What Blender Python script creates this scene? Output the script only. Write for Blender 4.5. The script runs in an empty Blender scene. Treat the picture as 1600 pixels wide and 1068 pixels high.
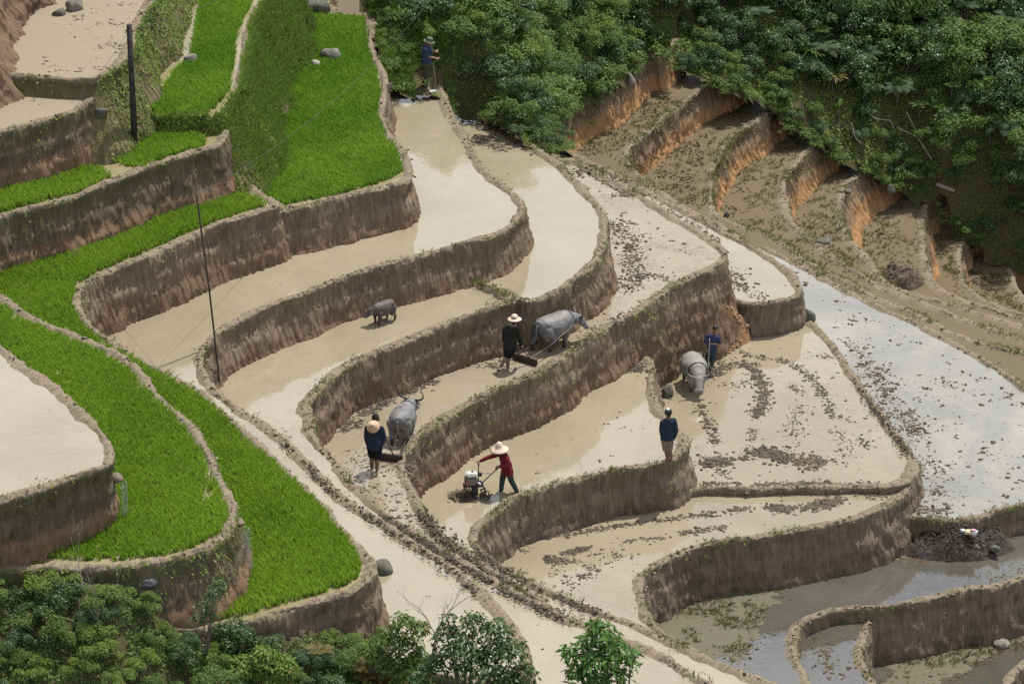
import bpy, math
import numpy as np
from mathutils import Vector, geometry

# ------------------------------------------------------------------ camera, sky, sun, exposure
scene = bpy.context.scene
COL = scene.collection
FPX, PITCH, DIST = 5800.0, math.radians(24.0), 100.0
CP, SP = math.cos(PITCH), math.sin(PITCH)
CAM = np.array([0.0, -DIST * CP, DIST * SP])

cam_d = bpy.data.cameras.new('camera')
cam_d.sensor_width = 36.0
cam_d.lens = FPX / 1600.0 * 36.0
cam_d.clip_start = 1.0
cam_d.clip_end = 3000.0
cam = bpy.data.objects.new('camera', cam_d)
cam.location = CAM
cam.rotation_euler = (math.pi / 2 - PITCH, 0, 0)
COL.objects.link(cam)
scene.camera = cam

SUN_EL, SUN_AZ = math.radians(67.0), math.radians(36.0)      # azimuth clockwise from +Y (behind the scene, to the right)
world = bpy.data.worlds.new('World')
scene.world = world
world.use_nodes = True
nt = world.node_tree
nt.nodes.clear()
wo = nt.nodes.new('ShaderNodeOutputWorld')
bg = nt.nodes.new('ShaderNodeBackground')
sky = nt.nodes.new('ShaderNodeTexSky')
sky.sky_type = 'NISHITA'
sky.sun_disc = False
sky.sun_elevation = SUN_EL
sky.sun_rotation = SUN_AZ
sky.altitude = 1200
sky.dust_density = 1.5
bg.inputs['Strength'].default_value = 0.07
# broken cumulus cover over the whole sky, mixed into the sky colour by direction
tc = nt.nodes.new('ShaderNodeTexCoord')
mp = nt.nodes.new('ShaderNodeMapping')
mp.inputs['Scale'].default_value = (1.0, 1.0, 1.7)
mp.inputs['Location'].default_value = (1.7130, 4.7362, 16.0255)
nz = nt.nodes.new('ShaderNodeTexNoise')
nz.inputs['Scale'].default_value = 8.0
nz.inputs['Detail'].default_value = 7.0
nz.inputs['Roughness'].default_value = 0.55
rp = nt.nodes.new('ShaderNodeValToRGB')
rp.color_ramp.elements[0].color = (0.26, 0.26, 0.26, 1)
rp.color_ramp.elements[0].position = 0.39
rp.color_ramp.elements[1].position = 0.51
mx = nt.nodes.new('ShaderNodeMix')
mx.data_type = 'RGBA'
mx.inputs['B'].default_value = (11.0, 11.6, 13.0, 1)
nt.links.new(tc.outputs['Generated'], mp.inputs['Vector'])
nt.links.new(mp.outputs['Vector'], nz.inputs['Vector'])
nt.links.new(nz.outputs['Fac'], rp.inputs['Fac'])
nt.links.new(rp.outputs['Color'], mx.inputs['Factor'])
nt.links.new(sky.outputs['Color'], mx.inputs['A'])
nt.links.new(mx.outputs['Result'], bg.inputs['Color'])
nt.links.new(bg.outputs['Background'], wo.inputs['Surface'])

sun_d = bpy.data.lights.new('sun', 'SUN')
sun_d.energy = 5.0
sun_d.angle = math.radians(0.53)
sun_d.color = (1.0, 0.955, 0.88)
sun = bpy.data.objects.new('sun', sun_d)
sdir = Vector((math.sin(SUN_AZ) * math.cos(SUN_EL), math.cos(SUN_AZ) * math.cos(SUN_EL), math.sin(SUN_EL)))
sun.rotation_euler = sdir.to_track_quat('Z', 'Y').to_euler()
sun.location = sdir * 60
COL.objects.link(sun)

scene.view_settings.view_transform = 'Standard'
scene.view_settings.look = 'None'
scene.view_settings.exposure = 0.20
scene.view_settings.gamma = 1.0
scene.view_settings.use_curve_mapping = False
scene.cycles.use_denoising = False
scene.cycles.max_bounces = 4
scene.cycles.diffuse_bounces = 2
scene.cycles.glossy_bounces = 2
scene.cycles.transmission_bounces = 2
scene.cycles.transparent_max_bounces = 4

# ------------------------------------------------------------------ small maths helpers
rng = np.random.default_rng(7)

def P(px, py, z):
    """point of height z seen at pixel (px, py) of the 1600 x 1068 photograph"""
    u, v = (px - 800.0) / FPX, -(py - 534.0) / FPX
    d = np.array([u, CP + SP * v, -SP + CP * v])
    return CAM + d * ((z - CAM[2]) / d[2])

def hsh(xi, yi, seed):
    h = (xi.astype(np.int64) * 374761393 + yi.astype(np.int64) * 668265263 + seed * 362437) & 0xffffffff
    h = ((h ^ (h >> 13)) * 1274126177) & 0xffffffff
    return ((h ^ (h >> 16)) & 0xffffff) / float(0x1000000)

def vn(x, y, seed=0):
    x, y = np.asarray(x, float), np.asarray(y, float)
    xi, yi = np.floor(x), np.floor(y)
    fx, fy = x - xi, y - yi
    fx, fy = fx * fx * (3 - 2 * fx), fy * fy * (3 - 2 * fy)
    a, b = hsh(xi, yi, seed), hsh(xi + 1, yi, seed)
    c, d = hsh(xi, yi + 1, seed), hsh(xi + 1, yi + 1, seed)
    return (a + (b - a) * fx) * (1 - fy) + (c + (d - c) * fx) * fy

def fbm(x, y, seed=0, oct=4):
    s, a, t = 0.0, 0.5, 0.0
    for k in range(oct):
        s = s + a * vn(x * 2 ** k, y * 2 ** k, seed + 17 * k)
        t += a
        a *= 0.5
    return s / t - 0.5

def inside(pts, poly):
    x, y = pts[:, 0], pts[:, 1]
    r = np.zeros(len(pts), bool)
    n = len(poly)
    j = n - 1
    for i in range(n):
        xi, yi, xj, yj = poly[i][0], poly[i][1], poly[j][0], poly[j][1]
        if yi != yj:
            r ^= ((yi > y) != (yj > y)) & (x < (xj - xi) * (y - yi) / (yj - yi) + xi)
        j = i
    return r

def smooth_path(pts, step):
    """Catmull-Rom through the points, resampled at even steps"""
    p = np.array(pts, float)
    q = np.vstack([2 * p[0] - p[1], p, 2 * p[-1] - p[-2]])
    out = []
    for i in range(1, len(q) - 2):
        t = np.linspace(0, 1, 13)[:-1, None]
        a, b, c, d = q[i - 1], q[i], q[i + 1], q[i + 2]
        out.append(0.5 * (2 * b + (c - a) * t + (2 * a - 5 * b + 4 * c - d) * t ** 2 + (3 * b - a - 3 * c + d) * t ** 3))
    out.append(p[-1:])
    o = np.vstack(out)
    L = np.concatenate([[0], np.cumsum(np.linalg.norm(np.diff(o, axis=0), axis=1))])
    n = max(3, int(L[-1] / step))
    s = np.linspace(0, L[-1], n)
    return np.stack([np.interp(s, L, o[:, k]) for k in range(o.shape[1])], 1), s

# ------------------------------------------------------------------ mesh helpers
def mesh_from(name, v, f, mat=None, uv=None, smooth=True, mats=None, mi=None, rnd=None):
    """v (n,3), f (m,3|4) arrays -> mesh"""
    v = np.asarray(v, np.float32)
    f = np.asarray(f, np.int32)
    me = bpy.data.meshes.new(name)
    k = f.shape[1]
    me.vertices.add(len(v))
    me.vertices.foreach_set('co', v.ravel())
    me.loops.add(f.size)
    me.loops.foreach_set('vertex_index', f.ravel())
    me.polygons.add(len(f))
    me.polygons.foreach_set('loop_start', np.arange(len(f), dtype=np.int32) * k)
    me.polygons.foreach_set('loop_total', np.full(len(f), k, np.int32))
    if smooth:
        me.polygons.foreach_set('use_smooth', np.ones(len(f), bool))
    for m in (mats or ([mat] if mat else [])):
        me.materials.append(m)
    if mi is not None:
        me.polygons.foreach_set('material_index', np.asarray(mi, np.int32))
    if uv is not None:
        l = me.uv_layers.new(name='UVMap')
        l.data.foreach_set('uv', np.asarray(uv, np.float32)[f.ravel()].ravel())
    if rnd is not None:
        a = me.attributes.new('rnd', 'FLOAT', 'POINT')
        a.data.foreach_set('value', np.asarray(rnd, np.float32))
    me.update(calc_edges=True)
    me.validate()
    return me

def add(name, me, parent=None, loc=None, label=None, cat=None, group=None, kind=None, rot=None):
    o = bpy.data.objects.new(name, me)
    COL.objects.link(o)
    if parent is not None:
        o.parent = parent
    if loc is not None:
        o.location = loc
    if rot is not None:
        o.rotation_euler = rot
    if label:
        o['label'] = label
    if cat:
        o['category'] = cat
    if group:
        o['group'] = group
    if kind:
        o['kind'] = kind
    return o

def ico(sub=1):
    import bmesh
    bm = bmesh.new()
    bmesh.ops.create_icosphere(bm, subdivisions=sub, radius=1.0)
    v = np.array([x.co[:] for x in bm.verts])
    f = np.array([[w.index for w in x.verts] for x in bm.faces])
    bm.free()
    return v, f

# ------------------------------------------------------------------ materials
class NT:
    """tiny helper to wire shader nodes"""
    def __init__(self, name):
        self.m = bpy.data.materials.new(name)
        self.m.use_nodes = True
        self.t = self.m.node_tree
        self.t.nodes.clear()
        self.out = self.n('OutputMaterial')
    def n(self, kind, **kw):
        x = self.t.nodes.new('ShaderNode' + kind)
        for k, v in kw.items():
            setattr(x, k, v)
        return x
    def l(self, a, b):
        self.t.links.new(a, b)
    def val(self, sock, v):
        if hasattr(v, 'is_output'):
            self.l(v, sock)
        else:
            sock.default_value = v
    def noise(self, scale, detail=4, rough=0.55, vec=None, dist=0.0):
        x = self.n('TexNoise')
        x.inputs['Scale'].default_value = scale
        x.inputs['Detail'].default_value = detail
        x.inputs['Roughness'].default_value = rough
        x.inputs['Distortion'].default_value = dist
        if vec is not None:
            self.l(vec, x.inputs['Vector'])
        return x.outputs['Fac']
    def ramp(self, fac, stops):
        x = self.n('ValToRGB')
        cr = x.color_ramp
        while len(cr.elements) < len(stops):
            cr.elements.new(0.5)
        for e, (p, c) in zip(cr.elements, stops):
            e.position = p
            e.color = (c, c, c, 1) if not hasattr(c, '__len__') else (*c, 1)
        self.val(x.inputs['Fac'], fac)
        return x.outputs['Color']
    def mix(self, fac, a, b, mode='MIX'):
        x = self.n('Mix', data_type='RGBA', blend_type=mode)
        self.val(x.inputs['Factor'], fac)
        for s, v in (('A', a), ('B', b)):
            self.val(x.inputs[s], v if hasattr(v, 'is_output') else (*v, 1))
        return x.outputs['Result']
    def math(self, op, a, b=0.0):
        x = self.n('Math', operation=op)
        self.val(x.inputs[0], a)
        self.val(x.inputs[1], b)
        return x.outputs['Value']
    def pos(self):
        return self.n('NewGeometry').outputs['Position']
    def mapped(self, vec, scale=(1, 1, 1), rot=(0, 0, 0)):
        x = self.n('Mapping')
        x.inputs['Scale'].default_value = scale
        x.inputs['Rotation'].default_value = rot
        self.l(vec, x.inputs['Vector'])
        return x.outputs['Vector']
    def bump(self, h, strength, dist=0.02, normal=None):
        x = self.n('Bump')
        x.inputs['Strength'].default_value = strength
        x.inputs['Distance'].default_value = dist
        self.l(h, x.inputs['Height'])
        if normal is not None:
            self.l(normal, x.inputs['Normal'])
        return x.outputs['Normal']
    def bsdf(self, color, rough=0.8, spec=0.3, normal=None, ior=None, metal=0.0):
        x = self.n('BsdfPrincipled')
        self.val(x.inputs['Base Color'], color if hasattr(color, 'is_output') else (*color, 1))
        self.val(x.inputs['Roughness'], rough)
        x.inputs['Specular IOR Level'].default_value = spec
        x.inputs['Metallic'].default_value = metal
        if ior:
            x.inputs['IOR'].default_value = ior
        if normal is not None:
            self.l(normal, x.inputs['Normal'])
        return x
    def done(self, sh):
        self.l(sh.outputs[0] if not hasattr(sh, 'is_output') else sh, self.out.inputs['Surface'])
        return self.m

MATS = {}

def m_plain(name, col, rough=0.7, spec=0.3, var=0.25, scale=12.0, metal=0.0):
    if name in MATS:
        return MATS[name]
    t = NT(name)
    tcn = t.n('TexCoord').outputs['Object']
    f = t.noise(scale, 5, 0.6, tcn)
    a = tuple(c * (1 - var) for c in col)
    b = tuple(min(1, c * (1 + var)) for c in col)
    c = t.mix(t.ramp(f, [(0.3, 0.0), (0.7, 1.0)]), a, b)
    MATS[name] = t.done(t.bsdf(c, rough, spec, t.bump(f, 0.25, 0.01), metal=metal))
    return MATS[name]

def m_water(name, silt, dark, clear=0.0, ripple=0.16, debris=0.0, debris_col=(0.10, 0.085, 0.055), rough=0.05, ior=1.9):
    """still paddy water: silt colour below a glossy skin"""
    t = NT(name)
    p = t.pos()
    flat = t.mapped(p, (1, 1, 0))
    big = t.noise(0.33, 5, 0.6, flat, 0.6)
    c = t.mix(t.ramp(big, [(0.35, 0.0), (0.68, 1.0)]), silt, dark)
    fine = t.noise(3.5, 5, 0.65, flat)
    c = t.mix(t.math('MULTIPLY', t.ramp(fine, [(0.45, 0.0), (0.75, 1.0)]), 0.35), c, tuple(x * 0.8 for x in silt))
    fl = t.noise(15.0, 3, 0.6, flat, 0.5)
    c = t.mix(t.math('MULTIPLY', t.ramp(fl, [(0.66, 0.0), (0.70, 1.0)]), 0.6), c, tuple(x * 0.35 for x in silt))
    rg = rough
    if debris > 0:
        d = t.noise(7.5, 7, 0.7, flat, 0.8)
        patch = t.noise(0.7, 4, 0.6, flat, 0.5)
        k = t.ramp(t.math('ADD', d, t.math('MULTIPLY', patch, 0.8)), [(1.02 - debris, 0.0), (1.10 - debris, 1.0)])
        c = t.mix(k, c, debris_col)
        rg = t.mix(k, (rough,) * 3, (0.75,) * 3)
    r1 = t.noise(2.6, 3, 0.5, t.mapped(p, (1.0, 0.55, 0)))
    r2 = t.noise(11.0, 3, 0.55, t.mapped(p, (1.0, 0.6, 0)))
    h = t.math('ADD', t.math('MULTIPLY', r1, 1.0), t.math('MULTIPLY', r2, 0.35))
    b = t.bump(h, ripple, 0.02)
    return t.done(t.bsdf(c, rg, 0.62, b, ior=ior))

MUD_WATER = m_water('muddy_water', (0.300, 0.258, 0.178), (0.245, 0.206, 0.136), ripple=0.15, rough=0.03, ior=1.95)
CHURN_WATER = m_water('churned_muddy_water', (0.285, 0.24, 0.162), (0.235, 0.195, 0.13), ripple=0.75, debris=0.10, debris_col=(0.15, 0.12, 0.08), rough=0.08, ior=1.75)
DRYING_MUD = m_water('drying_mud', (0.34, 0.29, 0.19), (0.30, 0.25, 0.165), ripple=0.7, debris=0.40, debris_col=(0.22, 0.18, 0.125), rough=0.35, ior=1.35)
RICE_MUD = m_water('rice_mud', (0.27, 0.23, 0.135), (0.19, 0.17, 0.09), ripple=0.3, rough=0.12, ior=1.4)
WEEDY = m_water('weedy_shallow_water', (0.092, 0.064, 0.017), (0.042, 0.036, 0.011), ripple=0.6, debris=0.32, debris_col=(0.100, 0.075, 0.036), rough=0.10, ior=1.4)
POND = m_water('clear_shallow_water', (0.10, 0.095, 0.078), (0.062, 0.060, 0.050), ripple=0.22, rough=0.04, ior=2.1)
SHOAL = m_water('weedy_shoal_mud', (0.082, 0.074, 0.042), (0.048, 0.046, 0.027), ripple=0.9, debris=0.30, debris_col=(0.085, 0.080, 0.045), rough=0.22, ior=1.45)
GREY_WATER = m_water('silty_grey_water', (0.275, 0.258, 0.21), (0.16, 0.155, 0.132), ripple=0.18, rough=0.05, ior=2.1)

def m_bank(name, wall, low, low_amt, top=(0.235, 0.192, 0.138), moss=0.15, low_at=0.75):
    """cut earth bank: UV.x metres along, UV.y metres below the rim"""
    t = NT(name)
    uv = t.n('UVMap').outputs['UV']
    sep = t.n('SeparateXYZ')
    t.l(uv, sep.inputs[0])
    v = sep.outputs['Y']
    streak = t.noise(1.0, 6, 0.65, t.mapped(uv, (10.0, 1.5, 1), (0, 0, 0.20)))
    blot = t.noise(1.0, 5, 0.6, t.mapped(uv, (0.55, 1.2, 1)))
    grain = t.noise(16.0, 6, 0.7, t.pos())
    c = t.mix(t.ramp(streak, [(0.28, 0.0), (0.72, 1.0)]), tuple(x * 0.6 for x in wall), tuple(x * 1.3 for x in wall))
    c = t.mix(t.math('MULTIPLY', t.ramp(blot, [(0.42, 0.0), (0.66, 1.0)]), 0.55), c, tuple(x * 0.5 for x in wall))
    # subsoil of another colour exposed below
    e = t.math('ADD', v, t.math('MULTIPLY', t.math('SUBTRACT', t.noise(1.0, 5, 0.65, t.mapped(uv, (1.3, 0.8, 1))), 0.5), 1.5))
    e = t.ramp(e, [(low_at - 0.12, 0.0), (low_at + 0.2, 1.0)])
    c = t.mix(t.math('MULTIPLY', e, low_amt), c, t.mix(streak, tuple(x * 0.7 for x in low), tuple(x * 1.25 for x in low)))
    # moss and roots hanging from the rim
    g = t.ramp(t.math('ADD', v, t.math('MULTIPLY', t.math('SUBTRACT', streak, 0.5), 1.4)), [(0.0, 1.0), (0.55, 0.0)])
    c = t.mix(t.math('MULTIPLY', g, moss), c, (0.085, 0.095, 0.04))
    # crusted rim
    k = t.ramp(t.math('ADD', v, t.math('MULTIPLY', t.math('SUBTRACT', grain, 0.5), 0.16)), [(0.0, 1.0), (0.06, 0.0)])
    rim = t.mix(t.ramp(grain, [(0.35, 0.0), (0.7, 1.0)]), tuple(x * 0.55 for x in top), tuple(x * 1.2 for x in top))
    rim = t.mix(t.math('MULTIPLY', t.ramp(t.noise(1.1, 4, 0.6, t.pos()), [(0.45, 0.0), (0.65, 1.0)]), 0.35), rim, (0.125, 0.12, 0.06))
    c = t.mix(k, c, rim)
    vo = t.n('TexVoronoi', feature='F1')
    vo.inputs['Scale'].default_value = 1.0
    vo.inputs['Randomness'].default_value = 0.9
    t.l(t.mapped(uv, (6.5, 2.1, 1), (0, 0, 0.16)), vo.inputs['Vector'])
    n = t.bump(vo.outputs['Distance'], 1.0, 0.10)
    n = t.bump(t.noise(1.0, 3, 0.7, t.mapped(uv, (13.0, 4.5, 1), (0, 0, 0.18))), 0.5, 0.07, n)
    n = t.bump(grain, 0.35, 0.04, n)
    return t.done(t.bsdf(c, 0.95, 0.12, n))

BROWN = m_bank('brown_bank_earth', (0.205, 0.156, 0.110), (0.150, 0.095, 0.060), 0.65, low_at=0.85)
DARKB = m_bank('dark_mossy_bank_earth', (0.145, 0.116, 0.078), (0.25, 0.145, 0.085), 0.5, moss=0.5, low_at=1.0)
GREYB = m_bank('grey_bank_earth', (0.200, 0.156, 0.114), (0.115, 0.088, 0.064), 0.7, low_at=0.9)
ORANGE = m_bank('orange_bank_earth', (0.200, 0.142, 0.094), (0.36, 0.200, 0.090), 0.85, moss=0.35, low_at=0.6)
GRASSB = m_bank('overgrown_bank_earth', (0.15, 0.13, 0.07), (0.33, 0.185, 0.085), 0.85, moss=0.8, low_at=1.35)

def m_soil(name, a, b, c3, rough=0.95, spec=0.1):
    t = NT(name)
    p = t.pos()
    f = t.noise(1.3, 7, 0.65, p)
    g = t.noise(9.0, 6, 0.7, p)
    c = t.mix(t.ramp(f, [(0.35, 0.0), (0.65, 1.0)]), a, b)
    c = t.mix(t.ramp(g, [(0.5, 0.0), (0.75, 1.0)]), c, c3)
    return t.done(t.bsdf(c, rough, spec, t.bump(g, 0.8, 0.05)))

SLOPE = m_soil('hillside_litter', (0.055, 0.06, 0.025), (0.085, 0.07, 0.038), (0.04, 0.055, 0.02))
CLOD = m_soil('wet_clod', (0.074, 0.058, 0.040), (0.115, 0.090, 0.062), (0.040, 0.032, 0.022), 0.6, 0.25)

# ------------------------------------------------------------------ terraces
# Every terrace is a level sheet (water or mud) whose downhill rim carries an earth bund and a cut bank.
# name: (z, bottom of bank, batter, bank material, water material, rim [pixels], closing points [pixels] uphill)
L = {}
L['A0'] = (10.5, 7.9, 0.55, BROWN, None, [(100, -170), (40, -130), (-10, -90), (-38, -55), (-55, -15), (-85, 18), (-130, 45), (-220, 70)], [(-400, 100), (-300, -300), (100, -300)])
L['A1'] = (8.5, 6.4, 0.45, GRASSB, DRYING_MUD, [(10, 118), (50, 121), (87, 123), (126, 126), (147, 126), (168, 113), (194, 92), (205, 66), (211, 45), (226, 16), (236, 0), (250, -40), (270, -120)], [(200, -300), (-300, -300), (-300, 80)])
L['A2'] = (8.05, 6.3, 0.22, DARKB, DRYING_MUD, [(-120, 232), (-60, 221), (0, 207), (34, 197), (79, 185), (113, 176), (134, 163), (145, 152), (150, 138)], [(120, 90), (-400, 90)])
L['B'] = (6.95, 4.7, 0.5, GRASSB, RICE_MUD, [(205, 172), (234, 183), (262, 185), (302, 184), (339, 184), (352, 171), (365, 155), (376, 131), (379, 105), (386, 73), (391, 39), (404, 13), (417, 0), (440, -60)], [(400, -300), (100, -200), (160, 90)])
L['B2'] = (6.55, 4.9, 0.2, DARKB, RICE_MUD, [(-120, 384), (-60, 362), (0, 341), (31, 330), (66, 322), (105, 312), (144, 297), (178, 282), (204, 273), (231, 260), (262, 251), (302, 239), (336, 228), (349, 213), (352, 200), (346, 180)], [(300, 120), (-500, 100)])
L['P'] = (8.05, 6.3, 0.04, DARKB, MUD_WATER, [(-160, 440), (-60, 510), (0, 546), (31, 570), (66, 593), (92, 614), (115, 638), (136, 656), (157, 675), (171, 698), (173, 714), (163, 730), (131, 740), (92, 754), (52, 767), (0, 782), (-60, 800), (-160, 830)], [(-500, 830), (-500, 440)])
L['Q'] = (6.55, 4.6, 0.3, DARKB, RICE_MUD, [(-160, 400), (-60, 437), (0, 467), (26, 486), (66, 507), (100, 520), (131, 533), (157, 543), (189, 559), (210, 575), (228, 593), (243, 616), (262, 635), (283, 654), (302, 675), (318, 698), (331, 725), (344, 756), (360, 782), (366, 806), (356, 832), (333, 851), (302, 864), (262, 875), (223, 880), (171, 885), (105, 888), (39, 889), (0, 888), (-60, 890), (-160, 895)], [(-600, 895), (-600, 400)])
L['D'] = (5.15, 3.4, 0.2, BROWN, RICE_MUD, [(225, 930), (240, 962), (275, 985), (310, 986), (352, 978), (400, 969), (439, 956), (479, 943), (518, 932), (552, 922), (573, 906), (581, 888), (573, 870), (558, 857), (542, 840), (523, 819), (508, 797), (484, 775), (463, 754), (442, 733), (426, 717), (408, 700), (388, 687), (373, 672), (349, 648), (328, 630), (302, 609), (262, 588), (226, 572), (196, 553), (168, 533), (152, 522), (136, 507), (121, 483), (121, 462), (131, 446), (152, 433), (189, 417), (236, 399), (262, 386), (297, 370), (341, 352), (381, 339), (410, 330), (432, 322), (420, 312), (402, 302), (385, 290)], [(300, 250), (-600, 250), (-600, 930)])
L['C'] = (4.85, 3.4, 0.22, BROWN, RICE_MUD, [(405, 333), (430, 332), (452, 327), (479, 322), (505, 316), (531, 310), (571, 300), (610, 291), (633, 285), (640, 273), (637, 257), (630, 239), (615, 220), (601, 199), (595, 178), (599, 152), (602, 126), (594, 105), (582, 87), (577, 68), (581, 52), (583, 38), (568, 27), (547, 25), (526, 18), (505, -10), (495, -80)], [(495, -300), (250, -300), (250, 200), (330, 290)])
L['E'] = (3.7, 2.3, 0.22, BROWN, MUD_WATER, [(560, 1000), (600, 1030), (650, 1050), (720, 1060), (780, 1063), (812, 1053), (823, 1032), (818, 1012), (810, 998), (791, 972), (773, 948), (747, 924), (715, 898), (676, 869), (636, 846), (600, 821), (568, 802), (544, 785), (518, 764), (492, 738), (466, 712), (442, 691), (421, 673), (394, 655), (373, 643), (349, 622), (328, 601), (315, 580), (313, 562), (323, 542), (333, 528), (349, 515), (381, 496), (410, 482), (439, 470), (479, 457), (531, 436), (584, 419), (636, 406), (689, 391), (741, 376), (778, 366), (797, 355), (806, 345), (814, 335), (815, 322), (804, 309), (788, 294), (767, 277), (749, 258), (733, 231), (715, 199), (702, 178), (692, 155), (684, 136)], [(640, 40), (-800, 40), (-800, 1000), (300, 1010)])
L['F'] = (2.6, 1.1, 0.22, BROWN, MUD_WATER, [(790, 1080), (850, 1128), (1000, 1150), (1100, 1140), (1150, 1108), (1132, 1085), (1097, 1066), (1062, 1045), (1036, 1029), (997, 1011), (957, 995), (915, 978), (887, 968), (852, 952), (820, 936), (780, 914), (741, 892), (700, 868), (662, 845), (623, 821), (593, 799), (568, 775), (547, 754), (526, 730), (512, 712), (497, 696), (486, 675), (481, 654), (477, 635), (486, 622), (500, 607), (521, 586), (547, 567), (584, 551), (623, 538), (662, 520), (694, 507), (741, 491), (778, 478), (798, 472), (806, 466), (829, 470), (852, 462), (879, 449), (905, 431), (929, 412), (940, 391), (944, 365), (943, 339), (931, 320), (913, 299), (894, 281), (879, 265), (862, 251), (846, 240), (815, 217), (790, 200)], [(740, 130), (640, 60), (-800, 60), (-800, 1020), (300, 1030), (600, 1050)])
L['G'] = (1.35, -1.4, 0.22, BROWN, CHURN_WATER, [(905, 1030), (910, 995), (880, 968), (850, 946), (820, 927), (781, 903), (749, 880), (715, 856), (689, 838), (670, 819), (657, 798), (648, 778), (638, 760), (631, 743), (627, 725), (631, 709), (644, 691), (662, 675), (689, 656), (715, 641), (749, 622), (781, 607), (810, 595), (834, 584), (866, 565), (905, 540), (947, 513), (984, 494), (1018, 470), (1049, 448), (1083, 431), (1115, 417), (1131, 405), (1130, 394), (1115, 381), (1089, 362), (1062, 347), (1036, 331), (1010, 315), (984, 299), (957, 284), (926, 268), (900, 257), (866, 245), (845, 232)], [(740, 140), (-800, 140), (-800, 1060), (700, 1070)])
L['G2'] = (-0.1, -2.5, 0.15, GREYB, MUD_WATER, [(1105, 462), (1141, 469), (1167, 474), (1200, 473), (1223, 470), (1243, 463), (1250, 455), (1243, 441), (1227, 423), (1206, 406), (1180, 391), (1141, 370), (1102, 349), (1062, 328), (1023, 307), (984, 284), (926, 259), (897, 243), (868, 232), (850, 215)], [(760, 170), (-800, 170), (-800, 900)])
L['H'] = (0.0, -2.8, 0.24, GREYB, MUD_WATER, [(1000, 1185), (1150, 1165), (1240, 1150), (1262, 1112), (1230, 1085), (1180, 1062), (1142, 1046), (1102, 1030), (1062, 1012), (1036, 1000), (1010, 986), (984, 974), (947, 961), (918, 951), (887, 937), (858, 926), (838, 917), (818, 906), (794, 893), (767, 876), (746, 860), (739, 842), (744, 827), (760, 812), (781, 795), (805, 779), (852, 763), (892, 751), (931, 743), (971, 733), (1010, 727), (1044, 721), (1062, 710), (1072, 697), (1067, 683), (1055, 668), (1040, 655), (1030, 645), (1025, 632), (1020, 617), (1018, 599), (1018, 583), (1014, 568), (1003, 556), (985, 545)], [(-800, 560), (-800, 1185)])
L['K'] = (-1.05, -2.2, 0.2, GREYB, MUD_WATER, [(1030, 776), (1070, 770), (1105, 763), (1180, 764), (1285, 762), (1337, 760), (1380, 760), (1400, 757), (1415, 750), (1426, 738), (1427, 722), (1418, 706), (1406, 688), (1390, 667), (1369, 638), (1348, 612), (1335, 591), (1319, 565), (1301, 541), (1285, 523), (1266, 506), (1240, 485)], [(1150, 440), (-800, 440), (-800, 860), (1000, 765)])
L['L'] = (-1.2, -2.9, 0.24, GREYB, MUD_WATER, [(1405, 700), (1426, 718), (1434, 733), (1428, 752), (1414, 770), (1390, 784), (1364, 798), (1338, 808), (1298, 818), (1259, 825), (1219, 833), (1180, 838), (1154, 842), (1115, 848), (1083, 856), (1057, 867), (1031, 880), (1010, 896), (999, 911), (1002, 935), (1008, 956), (1018, 975), (1040, 996), (1090, 1022), (1150, 1052), (1194, 1072), (1240, 1095), (1285, 1130), (1285, 1190), (1100, 1230)], [(-800, 1230), (-800, 700)])
L['J'] = (-1.85, -4.5, 0.2, GREYB, GREY_WATER, [(1380, 793), (1408, 806), (1432, 810), (1482, 814), (1521, 810), (1561, 799), (1600, 790), (1660, 778), (1740, 770), (1790, 745), (1790, 715), (1740, 690), (1660, 642), (1600, 607), (1574, 588), (1534, 562), (1495, 540), (1442, 512), (1390, 488), (1337, 462), (1298, 441), (1259, 420), (1219, 400), (1193, 388), (1182, 400), (1185, 450)], [(1190, 520), (1100, 600), (-800, 700), (-800, 780)])
L['M'] = (-2.55, -4.4, 0.24, GREYB, POND, [(1800, 850), (1680, 880), (1600, 903), (1580, 910), (1555, 917), (1534, 918), (1516, 917), (1495, 922), (1463, 930), (1429, 939), (1390, 947), (1351, 949), (1311, 953), (1285, 959), (1261, 969), (1244, 982), (1239, 1003), (1243, 1029), (1253, 1053), (1262, 1075), (1285, 1130), (1270, 1190), (1150, 1230)], [(-800, 1230), (-800, 740), (1800, 740)])
L['M2'] = (-2.9, -4.4, 0.24, GREYB, POND, [(1380, 950), (1363, 965), (1353, 980), (1345, 1003), (1343, 1024), (1351, 1048), (1361, 1066), (1375, 1100), (1390, 1170), (1370, 1240)], [(1200, 1240), (1150, 1000), (1250, 930)])
L['O'] = (-3.95, -5.6, 0.22, GREYB, POND, [(1900, 980), (1720, 1000), (1640, 1020), (1600, 1037), (1584, 1053), (1576, 1068), (1560, 1110), (1540, 1200), (1480, 1300)], [(800, 1300), (800, 880), (1900, 860)])
L['O2'] = (-4.9, -7.5, 0.22, GREYB, POND, [(2000, 1050), (1850, 1080), (1720, 1130), (1650, 1220), (1600, 1340)], [(800, 1340), (800, 900), (2000, 900)])
L['MW'] = (0.1, -1.6, 0.28, ORANGE, None, [(850, 205), (862, 190), (874, 180), (890, 168), (910, 158), (947, 140), (973, 119), (989, 101), (1010, 86), (1036, 82), (1055, 60)], [(1040, -20), (700, -20), (700, 200)])
L['R1'] = (-1.1, -2.5, 0.28, ORANGE, WEEDY, [(1180, 410), (1150, 372), (1107, 345), (1062, 323), (1028, 300), (1003, 280), (984, 264), (977, 247), (982, 231), (1000, 215), (1020, 199), (1044, 179), (1062, 165), (1086, 147), (1100, 135), (1118, 128), (1140, 120), (1170, 100)], [(1100, 0), (600, 0), (600, 100), (-800, 300), (-800, 700), (1100, 480)])
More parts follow.
